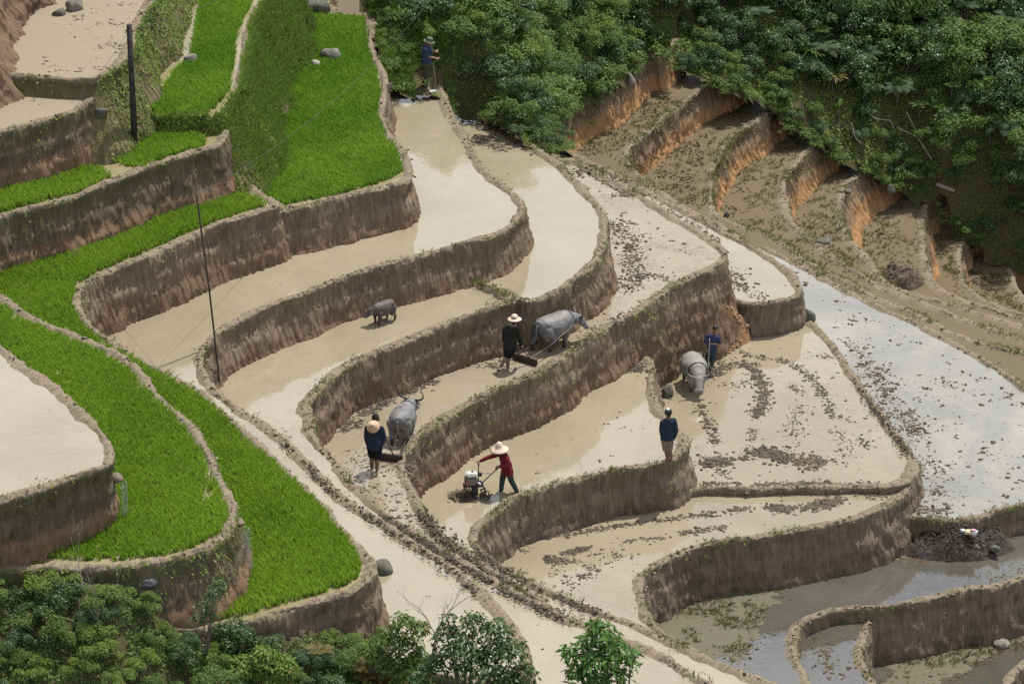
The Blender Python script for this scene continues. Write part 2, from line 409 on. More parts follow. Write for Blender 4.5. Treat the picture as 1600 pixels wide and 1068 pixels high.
L['R2'] = (-2.2, -3.6, 0.28, ORANGE, WEEDY, [(1800, 610), (1680, 576), (1600, 554), (1574, 549), (1534, 539), (1512, 532), (1482, 519), (1442, 500), (1390, 475), (1337, 451), (1290, 427), (1259, 409), (1232, 388), (1206, 372), (1167, 358), (1139, 347), (1118, 337), (1110, 318), (1110, 294), (1112, 270), (1123, 244), (1141, 220), (1167, 199), (1191, 181), (1205, 170), (1225, 160), (1260, 120)], [(1150, 0), (500, 0), (-800, 300), (-800, 700), (1800, 700)])
L['R3'] = (-3.3, -4.7, 0.36, ORANGE, WEEDY, [(1800, 600), (1680, 560), (1600, 534), (1553, 518), (1495, 496), (1442, 474), (1416, 466), (1377, 451), (1343, 431), (1311, 410), (1277, 386), (1251, 364), (1231, 336), (1225, 313), (1223, 286), (1240, 260), (1259, 239), (1277, 223), (1295, 210), (1330, 170)], [(1200, 0), (400, 0), (-800, 300), (-800, 760), (1800, 760)])
L['R4'] = (-4.4, -6.0, 0.52, ORANGE, WEEDY, [(1800, 575), (1680, 538), (1600, 511), (1570, 503), (1521, 488), (1468, 472), (1416, 457), (1385, 444), (1367, 425), (1358, 407), (1343, 391), (1327, 376), (1317, 358), (1311, 339), (1311, 315), (1318, 294), (1335, 278), (1353, 266), (1375, 250), (1420, 210)], [(1250, 0), (300, 0), (-800, 300), (-800, 800), (1800, 800)])
L['R5'] = (-5.7, -7.1, 0.48, ORANGE, WEEDY, [(1800, 565), (1680, 528), (1600, 501), (1570, 491), (1520, 475), (1475, 458), (1455, 438), (1448, 415), (1441, 395), (1440, 370), (1441, 345), (1445, 325), (1453, 310), (1475, 290), (1510, 250)], [(1300, 0), (200, 0), (-800, 300), (-800, 800), (1800, 800)])
L['R6'] = (-6.8, -8.0, 0.42, ORANGE, WEEDY, [(1800, 550), (1680, 515), (1620, 500), (1580, 488), (1550, 478), (1525, 464), (1506, 446), (1499, 425), (1497, 400), (1501, 380), (1509, 362), (1530, 345), (1570, 300)], [(1350, 0), (100, 0), (-800, 300), (-800, 800), (1800, 800)])
L['R7'] = (-7.7, -9.7, 0.3, ORANGE, WEEDY, [(1800, 540), (1680, 500), (1630, 483), (1605, 470), (1592, 458), (1584, 444), (1580, 430), (1571, 418), (1552, 405), (1580, 370), (1640, 320)], [(1400, 0), (0, 0), (-800, 300), (-800, 800), (1800, 800)])

FINE = {'A2', 'B2', 'B', 'A1', 'P', 'Q', 'D', 'C', 'E', 'F', 'G', 'G2', 'H', 'K', 'L', 'M', 'M2', 'MW', 'R1', 'R2', 'R3', 'R4', 'R5', 'R6', 'J', 'O'}
BANK_LABEL = {}
LIPS, POLYS, BANKV = {}, {}, {}

def lump(x, y, s, seed):
    return fbm(x / s, y / s, seed, 3)

def build_terrace(key, seed):
    z, zb, batter, bmat, wmat, rim, close = L[key]
    step = 0.072
    w = np.array([P(a, b, z)[:2] for a, b in rim])
    path, s = smooth_path(w, step)
    # hand-made wobble
    tan = np.gradient(path, axis=0)
    tan /= np.linalg.norm(tan, axis=1)[:, None] + 1e-9
    nrm = np.stack([tan[:, 1], -tan[:, 0]], 1)
    closing = np.array([P(a, b, z)[:2] for a, b in close])
    poly = np.vstack([path[::4], closing])
    area = np.sum(poly[:, 0] * np.roll(poly[:, 1], -1) - np.roll(poly[:, 0], -1) * poly[:, 1])
    if area < 0:
        nrm = -nrm
    path = path + nrm * (0.10 * lump(s, s * 0 + seed, 0.9, seed) + 0.05 * lump(s, s * 0, 0.25, seed + 5))[:, None]
    # smoothed outward normals for the offset, so that tight corners stay clean
    k = 11
    ker = np.ones(k) / k
    ns = np.stack([np.convolve(np.pad(nrm[:, c], k // 2, 'edge'), ker, 'valid') for c in (0, 1)], 1)
    ns /= np.linalg.norm(ns, axis=1)[:, None] + 1e-9
    LIPS[key] = (path, ns, s)
    poly = np.vstack([path[::4], closing])
    POLYS[key] = poly
    # --- level sheet
    if wmat is not None:
        tri = geometry.tessellate_polygon([[Vector((a, b, 0)) for a, b in poly]])
        v = np.column_stack([poly, np.full(len(poly), z)])
        f = np.array([t if np.cross(poly[t[1]] - poly[t[0]], poly[t[2]] - poly[t[0]]) > 0 else t[::-1] for t in tri])
        me = mesh_from('paddy_surface', v, f, wmat, smooth=False)
        add('paddy_water', me, label=WATER_LABEL[key], kind='structure')
    # --- bund + bank
    depth = z - zb
    n = len(path)
    H = 0.065 + 0.12 * lump(s, s * 0 + 3.3, 0.6, seed + 9) + 0.12 * lump(s, s * 0 + 8.1, 0.16, seed + 11)
    W = 1.0 + 1.3 * lump(s, s * 0 + 5.5, 1.2, seed + 21) + 0.8 * lump(s, s * 0 + 2.5, 0.35, seed + 23)
    prof = [(-0.17, -0.06), (-0.12, 0.25), (-0.075, 0.75), (-0.025, 1.0), (0.025, 0.98), (0.065, 0.72), (0.09, 0.35)]
    rows, vv = [], []
    for o, h in prof:
        jit = 0.10 * lump(s, s * 0 + o * 31, 0.16, seed + 31) + 0.07 * lump(s, s * 0 + o * 57, 0.06, seed + 37)
        rows.append(np.column_stack([path + ns * (o * W + (jit if o > -0.15 else 0))[:, None], z + H * h + 0.6 * jit * (h > 0)]))
        vv.append(np.full(n, -0.12 + 0.1 * (o + 0.22)))
    nr = max(6, int(depth / 0.085))
    rowh = 0.52
    for r in range(0, nr + 1):
        d = depth * r / nr
        o = 0.10 * W + batter * (1 + 0.9 * lump(s, s * 0 + 4.4, 2.2, seed + 61)) * d * (0.75 + 0.25 * d / depth)
        # hoe-cut scallops in courses, slanting
        row = np.floor(d / rowh + 0.35 * (vn(s / 2.5, s * 0 + 1, seed + 3) - 0.5))
        tt = d / rowh + 0.35 * (vn(s / 2.5, s * 0 + 1, seed + 3) - 0.5) - row
        ph = hsh(row + 50, row * 0, seed) + 0.35 * vn(s / 0.7, row, seed + 13)
        cell = s / 0.17 + ph * 7 + 0.55 * d / 0.17 * 0.45
        ci = np.floor(cell)
        cf = cell - ci
        amp = 0.6 + 0.9 * hsh(ci, row, seed + 1)
        sc = -0.095 * amp * (1 - (2 * cf - 1) ** 2) * (0.35 + 0.65 * tt)
        rough = 0.22 * lump(s, s * 0 + d * 0.8, 1.1, seed + 41) + 0.11 * lump(s + 0.3 * d, s * 0 + d * 0.9, 0.3, seed + 43) + 0.05 * lump(s, s * 0 + d, 0.09, seed + 47)
        if key == 'A0':
            rough = rough * 2.2 - 0.5 * np.abs(lump(s + 0.5 * d, s * 0 + 0.3 * d, 0.7, seed + 51))
        fade = min(1.0, d / 0.25)
        rows.append(np.column_stack([path + ns * (o + fade * (sc * (1.0 if bmat not in (GRASSB,) else 0.5) + rough))[:, None], np.full(n, z - d)]))
        vv.append(np.full(n, d))
    V = np.stack(rows)                       # rows x n x 3
    R = len(V)
    uv = np.stack([np.broadcast_to(s, (R, n)), np.stack(vv)], 2).reshape(-1, 2)
    idx = np.arange(R * n).reshape(R, n)
    a, b, c, d_ = idx[:-1, :-1].ravel(), idx[:-1, 1:].ravel(), idx[1:, 1:].ravel(), idx[1:, :-1].ravel()
    f = np.stack([a, b, c, d_], 1)
    if area > 0:
        f = f[:, ::-1]
    me = mesh_from('terrace_bank', V.reshape(-1, 3), f, bmat, uv=uv)
    add('terrace_bank', me, label=WATER_LABEL[key].replace('paddy', 'bank of paddy') if False else 'cut earth bank and bund below ' + WATER_LABEL[key], kind='structure')
    BANKV[key] = (V, len(prof))

WATER_LABEL = dict(A0='eroded brown slope', A1='drying mud paddy by the utility pole', A2='upper left drying paddy', B='upper rice strip', B2='middle left rice paddy',
    P='white water paddy at left edge', Q='inner rice paddy at lower left', D='long curving rice strip', C='upper middle rice paddy', E='long muddy paddy below the rice',
    F='muddy paddy with the calf', G='ploughed paddy with two buffaloes', G2='narrow paddy above the right hand bank', H='paddy with the tiller', K='paddy with the boy and buffalo',
    L='clod rowed paddy below the standing man', J='cloddy blue white paddy at right', M='blue pond paddy at lower right', M2='small pond paddy at bottom', O='weedy corner paddy',
    O2='lowest corner paddy', MW='bushy mound', R1='first weedy terrace on the right', R2='second weedy terrace on the right', R3='third weedy terrace on the right', R4='fourth weedy terrace on the right',
    R5='fifth weedy terrace on the right', R6='sixth weedy terrace on the right', R7='seventh weedy terrace on the right')

for i, key in enumerate(L):
    build_terrace(key, 100 + i * 61)

def bund(key, z, pts, label, w=0.16, h=0.14, mat=GREYB, seed=77):
    path, s = smooth_path([P(a, b, z)[:2] for a, b in pts], 0.05)
    tn = unit_(np.gradient(path, axis=0))
    ns = np.stack([tn[:, 1], -tn[:, 0]], 1)
    tp = np.clip(np.minimum(s, s[-1] - s) / 0.3, 0.08, 1)
    rows, vv = [], []
    for o, hh in ((-1.4, -0.3), (-1.0, 0.2), (-0.5, 0.8), (0, 1.0), (0.5, 0.8), (1.0, 0.2), (1.4, -0.3)):
        j = 0.16 * lump(s, s * 0 + o * 9, 0.2, seed) + 0.09 * lump(s, s * 0 + o * 5, 0.07, seed + 3)
        rows.append(np.column_stack([path + ns * ((o * w + j) * tp)[:, None], z - 0.02 + h * hh * tp * (1 + 0.8 * lump(s, s * 0, 0.4, seed + 7)) + 0.5 * j]))
        vv.append(np.full(len(s), -0.1))
    V = np.stack(rows)
    Rn, n = V.shape[:2]
    idx = np.arange(Rn * n).reshape(Rn, n)
    f = np.stack([idx[:-1, :-1].ravel(), idx[1:, :-1].ravel(), idx[1:, 1:].ravel(), idx[:-1, 1:].ravel()], 1)
    uv = np.stack([np.broadcast_to(s, (Rn, n)), np.stack(vv)], 2).reshape(-1, 2)
    add('terrace_bund', mesh_from('terrace_bund', V.reshape(-1, 3), f, mat, uv=uv), label=label, kind='structure')
    LIPS[key] = (path, ns, s)

def unit_(a):
    return a / (np.linalg.norm(a, axis=-1, keepdims=True) + 1e-9)

bund('X1', 2.6, [(735, 440), (758, 452), (775, 458), (790, 467), (797, 471)], 'low mossy bund dividing the calf paddy from its neighbour', 0.14, 0.15, DARKB)
bund('X3', 1.35, [(905, 262), (930, 276), (965, 296), (985, 310)], 'crumbling mud ridge along the upper ploughed paddy', 0.08, 0.06)

def shoal(z, pts, label, mat, seed):
    w = np.array([P(a, b, z)[:2] for a, b in pts + pts[:1]])
    path, s = smooth_path(w, 0.06)
    path = path[:-1]
    s = s[:-1]
    tn = unit_(np.gradient(path, axis=0))
    ns = np.stack([tn[:, 1], -tn[:, 0]], 1)
    path = path + ns * (0.7 * lump(s, s * 0, 0.6, seed) + 0.5 * lump(s, s * 0 + 2, 0.2, seed + 3))[:, None]
    LIPS['shoal%d' % seed] = (path, ns, s)
    tri = geometry.tessellate_polygon([[Vector((a, b, 0)) for a, b in path]])
    f = np.array([t if np.cross(path[t[1]] - path[t[0]], path[t[2]] - path[t[0]]) > 0 else t[::-1] for t in tri])
    add('mud_shoal', mesh_from('mud_shoal', np.column_stack([path, np.full(len(path), z + 0.005)]), f, mat, smooth=False), label=label, kind='structure')

shoal(-2.55, [(1020, 950), (1060, 915), (1110, 890), (1180, 880), (1260, 872), (1340, 862), (1410, 855), (1405, 866), (1335, 884), (1262, 902), (1215, 922), (1196, 958), (1180, 1008), (1160, 1035), (1115, 1025), (1070, 1005), (1035, 985)], 'weedy brown mud shoal along the wall of the blue pond paddy', SHOAL, 901)
shoal(-3.95, [(1390, 1030), (1480, 1000), (1560, 975), (1620, 965), (1620, 1000), (1545, 1022), (1490, 1050), (1460, 1085), (1390, 1085)], 'weedy brown mud shoal in the corner paddy', SHOAL, 905)

# ------------------------------------------------------------------ overgrown slopes
def slope(name, label, border, inner, step=0.22, rough=0.35, seed=1, world_pts=False):
    bp = np.array(border, float) if world_pts else np.array([P(a, b, z) for a, b, z in border])
    ip = np.array(inner, float) if world_pts else np.array([P(a, b, z) for a, b, z in inner])
    c = np.vstack([bp, ip])
    dm = np.linalg.norm(c[:, None, :2] - c[None, :, :2], axis=2)
    n = len(c)
    A = np.zeros((n + 3, n + 3))
    A[:n, :n] = dm
    A[:n, n] = A[n, :n] = 1
    A[:n, n + 1:] = c[:, :2]
    A[n + 1:, :n] = c[:, :2].T
    sol = np.linalg.lstsq(A, np.concatenate([c[:, 2], [0, 0, 0]]), rcond=None)[0]
    def hz(xy):
        d = np.linalg.norm(xy[:, None, :] - c[None, :, :2], axis=2)
        return d @ sol[:n] + sol[n] + xy @ sol[n + 1:] + rough * lump(xy[:, 0], xy[:, 1], 1.6, seed) + 0.5 * rough * lump(xy[:, 0], xy[:, 1], 0.4, seed + 3)
    lo, hi = bp[:, :2].min(0), bp[:, :2].max(0)
    gx, gy = np.arange(lo[0], hi[0] + step, step), np.arange(lo[1], hi[1] + step, step)
    X, Y = np.meshgrid(gx, gy)
    xy = np.column_stack([X.ravel(), Y.ravel()])
    ok = inside(xy, bp[:, :2]).reshape(X.shape)
    Z = hz(xy)
    idx = np.arange(X.size).reshape(X.shape)
    q = ok[:-1, :-1] | ok[1:, :-1] | ok[:-1, 1:] | ok[1:, 1:]
    f = np.stack([idx[:-1, :-1][q], idx[:-1, 1:][q], idx[1:, 1:][q], idx[1:, :-1][q]], 1)
    used = np.unique(f)
    remap = np.full(X.size, -1)
    remap[used] = np.arange(len(used))
    me = mesh_from(name, np.column_stack([xy, Z])[used], remap[f], SLOPE)
    add(name, me, label=label, kind='structure')
    return hz, bp[:, :2]

MOUND = slope('hillside', 'bush covered mound behind the paddies',
    [(575, 20, 4.8), (592, 40, 4.7), (590, 70, 4.6), (596, 95, 4.55), (608, 125, 4.3), (620, 150, 3.82), (645, 152, 3.80), (668, 146, 3.82), (688, 152, 3.80), (704, 170, 3.3), (720, 178, 2.80), (750, 182, 2.78), (781, 199, 2.78), (815, 219, 2.78), (842, 234, 2.6), (852, 232, 1.5), (868, 238, 1.4), (872, 228, 0.2), (888, 238, 0.0), (872, 222, 0.12), (872, 187, 0.15), (890, 170, 0.15), (910, 160, 0.15), (947, 142, 0.15), (973, 121, 0.15), (989, 103, 0.15), (1010, 88, 0.15), (1040, 80, 0.3), (1060, 20, 1.3), (1080, -80, 3.4), (1000, -200, 5.5), (700, -200, 8.6), (540, -150, 7.6), (540, -40, 5.6)],
    [(640, 60, 4.9), (700, 70, 4.8), (700, 0, 5.8), (780, 0, 5.4), (820, 130, 3.8), (880, 110, 2.0), (900, 0, 2.6), (980, 0, 1.7), (760, 90, 4.3)], seed=5)
FOREST = slope('hillside', 'shaded forest slope at upper right',
    [(990, 60, 0.7), (1012, 88, -0.1), (1050, 102, -0.6), (1110, 127, -0.85), (1155, 142, -1.15), (1205, 167, -1.95), (1240, 205, -2.7), (1280, 222, -3.1), (1310, 245, -3.7), (1353, 263, -4.15), (1400, 288, -4.8), (1453, 309, -5.4), (1490, 345, -6.2), (1510, 361, -6.55), (1550, 397, -7.3), (1600, 416, -7.75), (1750, 440, -8.2), (2000, 440, -7.0), (2100, -400, 6.0), (1500, -450, 7.5), (1000, -400, 7.5)],
    [(1050, 0, 1.0), (1205, 0, 0.6), (1353, 0, -0.1), (1600, 0, -0.8), (1300, 120, -1.6), (1480, 200, -3.0), (1600, 250, -4.2), (1300, -200, 3.6), (1600, -200, 2.6)], seed=9)
FRONT = slope('hillside', 'scrubby slope falling away in the foreground',
    [(-16, -26.0, 6.2), (-10, -26.05, 6.2), (-7.9, -26.1, 6.15), (-7.2, -26.15, 5.7), (-6.6, -26.0, 5.05), (-5.2, -25.75, 4.75), (-4.2, -25.2, 4.7), (-3.3, -24.65, 4.4), (-2.7, -24.2, 3.8), (-2.3, -24.6, 3.5), (-1.9, -25.2, 3.45), (-1.0, -25.6, 3.4), (0.0, -25.75, 3.3), (0.5, -25.6, 2.4), (2.6, -26.2, 1.9), (5.0, -27.0, 0.2), (8.0, -28.5, -3.2), (8.5, -36.0, -8.0), (-16, -36.0, 0.5)],
    [(-12, -28, 5.2), (-8, -28, 4.9), (-5, -28, 3.5), (-2, -28, 2.2), (1, -28, 1.0), (-12, -31, 3.5), (-5, -31, 1.9), (1, -31, -1.2)], step=0.12, seed=13, world_pts=True)

g = 260.0
gv = [(-g, -g, -9.6), (g, -g, -9.6), (g, g, -9.6), (-g, g, -9.6)]
add('ground', mesh_from('ground', gv, [[0, 1, 2, 3]], SLOPE, smooth=False), label='valley floor far below the terraces', kind='structure')

# ------------------------------------------------------------------ leaves and blades
def proj(p):
    p = np.atleast_2d(p) - CAM
    x, f, u = p[:, 0], p[:, 1] * CP - p[:, 2] * SP, p[:, 1] * SP + p[:, 2] * CP
    return np.stack([800 + FPX * x / f, 534 - FPX * u / f], 1)

def m_leaf(name, a, b, gloss=0.35, spec=0.4, trans=0.3, dry=None, dry_amt=0.0):
    t = NT(name)
    at = t.n('Attribute', attribute_name='rnd').outputs['Fac']
    oi = t.n('ObjectInfo').outputs['Random']
    c = t.mix(at, a, b)
    c = t.mix(t.math('MULTIPLY', oi, 0.45), c, tuple(x * y for x, y in zip(b, (1.25, 1.05, 0.8))))
    if dry:
        k = t.ramp(at, [(1 - dry_amt - 0.01, 0.0), (1 - dry_amt + 0.01, 1.0)])
        c = t.mix(k, c, dry)
    bs = t.bsdf(c, gloss, spec)
    tr = t.n('BsdfTranslucent')
    t.l(t.mix(0.4, c, (0.16, 0.30, 0.03)), tr.inputs['Color'])
    ms = t.n('MixShader')
    ms.inputs[0].default_value = trans
    t.l(bs.outputs[0], ms.inputs[1])
    t.l(tr.outputs[0], ms.inputs[2])
    return t.done(ms)

RICE = m_leaf('rice_blade', (0.125, 0.270, 0.026), (0.270, 0.430, 0.052), 0.55, 0.2, 0.4)
GRASS = m_leaf('bund_grass_blade', (0.085, 0.115, 0.030), (0.15, 0.17, 0.055), 0.7, 0.2, 0.3, dry=(0.24, 0.20, 0.11), dry_amt=0.3)
LEAF = [m_leaf('leaf_mid_green', (0.056, 0.108, 0.024), (0.105, 0.170, 0.040), 0.55, 0.25, 0.25, dry=(0.17, 0.13, 0.05), dry_amt=0.04),
        m_leaf('leaf_light_green', (0.088, 0.148, 0.028), (0.155, 0.225, 0.048), 0.55, 0.25, 0.3, dry=(0.22, 0.19, 0.05), dry_amt=0.06),
        m_leaf('leaf_blue_green', (0.042, 0.085, 0.036), (0.078, 0.130, 0.058), 0.5, 0.3, 0.22),
        m_leaf('leaf_dark_green', (0.028, 0.064, 0.020), (0.055, 0.105, 0.028), 0.45, 0.35, 0.2, dry=(0.13, 0.09, 0.04), dry_amt=0.04),
        m_leaf('leaf_bright_glossy', (0.045, 0.118, 0.024), (0.082, 0.185, 0.036), 0.4, 0.4, 0.3),
        m_leaf('leaf_rusty', (0.12, 0.085, 0.03), (0.17, 0.14, 0.045), 0.6, 0.3, 0.3)]
BARK = m_plain('grey_bark', (0.12, 0.10, 0.08), 0.9, 0.1)
DEADWOOD = m_plain('bleached_dead_wood', (0.24, 0.21, 0.18), 0.9, 0.1)

def unit(a):
    return a / (np.linalg.norm(a, axis=-1, keepdims=True) + 1e-9)

def leaf_quads(pts, nrm, length, width, droop=0.25):
    """one kite-shaped leaf per point"""
    n = len(pts)
    r = unit(rng.normal(size=(n, 3)))
    a = unit(np.cross(nrm, r))
    a = unit(a + nrm * 0.15 - np.array([0, 0, droop]))
    b = unit(np.cross(nrm, a))
    Lh = np.broadcast_to(length, n)[:, None]
    Wd = Lh * np.broadcast_to(width, n)[:, None]
    v0 = pts
    v1 = pts + a * Lh * 0.45 + b * Wd * 0.5 + nrm * Lh * 0.06
    v2 = pts + a * Lh - np.array([0, 0, 1]) * Lh * 0.12
    v3 = pts + a * Lh * 0.45 - b * Wd * 0.5 + nrm * Lh * 0.06
    v = np.stack([v0, v1, v2, v3], 1).reshape(-1, 3)
    f = np.arange(4 * n).reshape(n, 4)
    return v, f, np.repeat(rng.random(n), 4)

def tube_mesh(path, rad, seg=6):
    path = np.asarray(path, float)
    rad = np.broadcast_to(np.asarray(rad, float), len(path))
    t = unit(np.gradient(path, axis=0))
    ref = np.where(np.abs(t[:, 2:3]) > 0.9, np.array([[1.0, 0, 0]]), np.array([[0, 0, 1.0]]))
    a = unit(np.cross(t, ref))
    b = np.cross(t, a)
    th = np.linspace(0, 2 * np.pi, seg, endpoint=False)
    ring = path[:, None, :] + rad[:, None, None] * (np.cos(th)[None, :, None] * a[:, None, :] + np.sin(th)[None, :, None] * b[:, None, :])
    m = len(path)
    idx = np.arange(m * seg).reshape(m, seg)
    nx = np.roll(idx, -1, 1)
    f = np.stack([idx[:-1].ravel(), nx[:-1].ravel(), nx[1:].ravel(), idx[1:].ravel()], 1)
    v = ring.reshape(-1, 3)
    # close both ends with a centre vertex (degenerate quads avoided by using two-triangle fans as quads)
    c0, c1 = len(v), len(v) + 1
    v = np.vstack([v, path[:1], path[-1:]])
    e = []
    for k in range(0, seg, 2):
        e.append([c0, idx[0][(k + 2) % seg], idx[0][(k + 1) % seg], idx[0][k]])
        e.append([c1, idx[-1][k], idx[-1][(k + 1) % seg], idx[-1][(k + 2) % seg]])
    return v, np.vstack([f, np.array(e)])

def joinm(parts):
    vs, fs, o = [], [], 0
    for v, f in parts:
        vs.append(v)
        fs.append(np.asarray(f) + o)
        o += len(v)
    return np.vstack(vs), np.vstack(fs)

# ------------------------------------------------------------------ rice seedlings
def rice(z, poly_px, label, dens=300, hmin=0.13, hmax=0.24, thin=0.0):
    poly = np.array([P(a, b, z)[:2] for a, b in poly_px])
    lo, hi = poly.min(0), poly.max(0)
    n = int(np.prod(hi - lo) * dens)
    p = lo + rng.random((n, 2)) * (hi - lo)
    p = p[inside(p, poly)]
    q = proj(np.column_stack([p, np.full(len(p), z)]))
    p = p[(q[:, 0] > -60) & (q[:, 0] < 1660) & (q[:, 1] > -60)]
    dn = fbm(p[:, 0] / 0.9, p[:, 1] / 0.9, 71, 4)
    p = p[dn > -0.37 + thin + 0.12 * rng.random(len(p))]
    B = 6
    base = np.repeat(p, B, 0) + rng.normal(size=(len(p) * B, 2)) * 0.018
    n = len(base)
    tall = np.repeat(1 + 0.55 * fbm(p[:, 0] / 1.7, p[:, 1] / 1.7, 75, 3), B)
    h = (hmin + (hmax - hmin) * rng.random(n)) * tall
    an = rng.random(n) * 2 * np.pi
    lean = h * (0.1 + 0.55 * rng.random(n))
    d = np.stack([np.cos(an), np.sin(an)], 1)
    sd = np.stack([-d[:, 1], d[:, 0]], 1) * (0.007 + 0.005 * rng.random(n))[:, None]
    zz = np.full(n, z - 0.01)
    v = np.stack([np.column_stack([base - sd, zz]), np.column_stack([base + sd, zz]), np.column_stack([base + d * lean[:, None] * 0.35 + sd, zz + h * 0.65]), np.column_stack([base + d * lean[:, None], zz + h])], 1).reshape(-1, 3)
    f = np.arange(4 * n).reshape(n, 4)
    rn = np.repeat(np.clip(0.5 + 0.9 * fbm(base[:, 0] / 0.5, base[:, 1] / 0.5, 79, 3) + 1.3 * fbm(base[:, 0] / 2.6, base[:, 1] / 2.6, 83, 2) + 0.3 * (rng.random(n) - 0.5), 0, 1), 4)
    add('rice_seedlings', mesh_from('rice_seedlings', v, f, RICE, rnd=rn), label=label, cat='rice', kind='stuff')

rice(6.95, [(318, -40), (312, 0), (302, 73), (298, 95), (276, 113), (252, 147), (238, 170), (240, 179), (283, 181), (330, 176), (346, 158), (357, 142), (364, 100), (370, 52), (392, 8), (405, -40)], 'bright green rice on the upper strip beside the grassy bank')
rice(6.55, [(163, 252), (210, 234), (241, 207), (289, 205), (323, 220), (315, 234), (262, 247), (223, 265)], 'small patch of green rice at the foot of the utility pole')
rice(6.55, [(-60, 320), (0, 299), (52, 278), (105, 263), (157, 265), (173, 278), (131, 299), (66, 316), (0, 333), (-60, 350)], 'green rice strip at the left edge above the mossy bank')
rice(4.85, [(490, -30), (497, 30), (525, 28), (570, 34), (572, 75), (588, 115), (592, 150), (586, 180), (600, 215), (622, 245), (628, 270), (600, 284), (520, 307), (445, 320), (405, 302), (420, 262), (446, 205), (450, 150), (458, 110), (490, 100), (478, 60)], 'large bright green rice paddy below the grassy bank')
rice(5.15, [(-80, 445), (0, 428), (26, 412), (79, 391), (144, 373), (223, 344), (315, 315), (354, 303), (388, 308), (418, 322), (394, 327), (341, 345), (297, 363), (262, 379), (189, 410), (147, 428), (119, 446), (112, 470), (117, 495), (136, 518), (168, 543), (215, 570), (262, 594), (302, 615), (349, 656), (388, 695), (426, 726), (463, 762), (508, 806), (542, 848), (562, 878), (564, 898), (545, 912), (510, 925), (470, 936), (430, 948), (380, 962), (330, 970), (275, 968), (240, 945), (250, 800), (200, 640), (100, 560), (-80, 500)], 'long strip of green rice curving round the hill', dens=300)
rice(6.55, [(-60, 450), (0, 478), (26, 497), (66, 518), (100, 531), (157, 553), (205, 584), (225, 607), (240, 628), (262, 648), (300, 688), (320, 720), (337, 762), (352, 790), (354, 812), (344, 832), (300, 856), (262, 867), (171, 877), (60, 872), (25, 860), (70, 845), (150, 800), (120, 700), (40, 640), (-60, 600)], 'green rice on the inner lower left paddy', thin=0.04, hmax=0.22)

# ------------------------------------------------------------------ clods of turned mud
ICO0, ICO1 = ico(1), ico(2)
def clods(label, items, mat=CLOD, name='mud_clods'):
    """items: arrays x, y, z, size"""
    a = np.asarray(items, float)
    v0, f0 = ICO0
    n = len(a)
    m = len(v0)
    big = v0[None] * (1 + 1.0 * (rng.random((n, m, 1)) - 0.5))
    sx = a[:, 3, None] * (0.6 + 0.8 * rng.random((n, 1)))
    sy = a[:, 3, None] * (0.6 + 0.8 * rng.random((n, 1)))
    sz = a[:, 3, None] * (0.4 + 0.6 * rng.random((n, 1)))
    an = rng.random((n, 1)) * 6.28
    X, Y, Z = big[:, :, 0] * sx, big[:, :, 1] * sy, big[:, :, 2] * sz
    v = np.stack([X * np.cos(an) - Y * np.sin(an) + a[:, 0, None], X * np.sin(an) + Y * np.cos(an) + a[:, 1, None], Z + a[:, 2, None]], 2).reshape(-1, 3)
    f = (f0[None] + (np.arange(n) * m)[:, None, None]).reshape(-1, 3)
    add(name, mesh_from(name, v, f, mat, smooth=False), label=label, cat='mud', kind='stuff')

def row(z, pts, n, sig=0.12, s=(0.02, 0.075)):
    n = int(n * 2.4)
    w, _ = smooth_path([P(a, b, z)[:2] for a, b in pts], 0.05) if len(pts) > 1 else (np.array([P(*pts[0], z)[:2]]), 0)
    i = rng.integers(0, len(w), n)
    keep = fbm(i / 9.0, i * 0.0 + z, int(pts[0][0])) + 0.30 > 0.30 * rng.random(n) if len(w) > 1 else np.ones(n, bool)
    xy = w[i] + rng.normal(size=(n, 2)) * np.array([sig, sig * 1.1]) * 0.8
    sz = (s[0] + (s[1] - s[0]) * rng.random(n) ** 2.3) * 0.62
    return np.column_stack([xy, np.full(n, z - 0.008), sz])[keep]

def scatter(z, poly, n, s=(0.015, 0.05), patch=0.0, seed=3):
    w = np.array([P(a, b, z)[:2] for a, b in poly])
    lo, hi = w.min(0), w.max(0)
    xy = lo + rng.random((n, 2)) * (hi - lo)
    xy = xy[inside(xy, w)]
    if patch:
        xy = xy[fbm(xy[:, 0] / 0.8, xy[:, 1] / 0.8, seed, 3) > patch * rng.random(len(xy)) - 0.06]
    # each scatter point grows a few satellites
    k = rng.integers(1, 4, len(xy))
    xy = np.repeat(xy, k, 0) + rng.normal(size=(k.sum(), 2)) * 0.05
    sz = s[0] + (s[1] - s[0]) * rng.random(len(xy)) ** 2.5
    return np.column_stack([xy, np.full(len(xy), z - 0.006), sz])

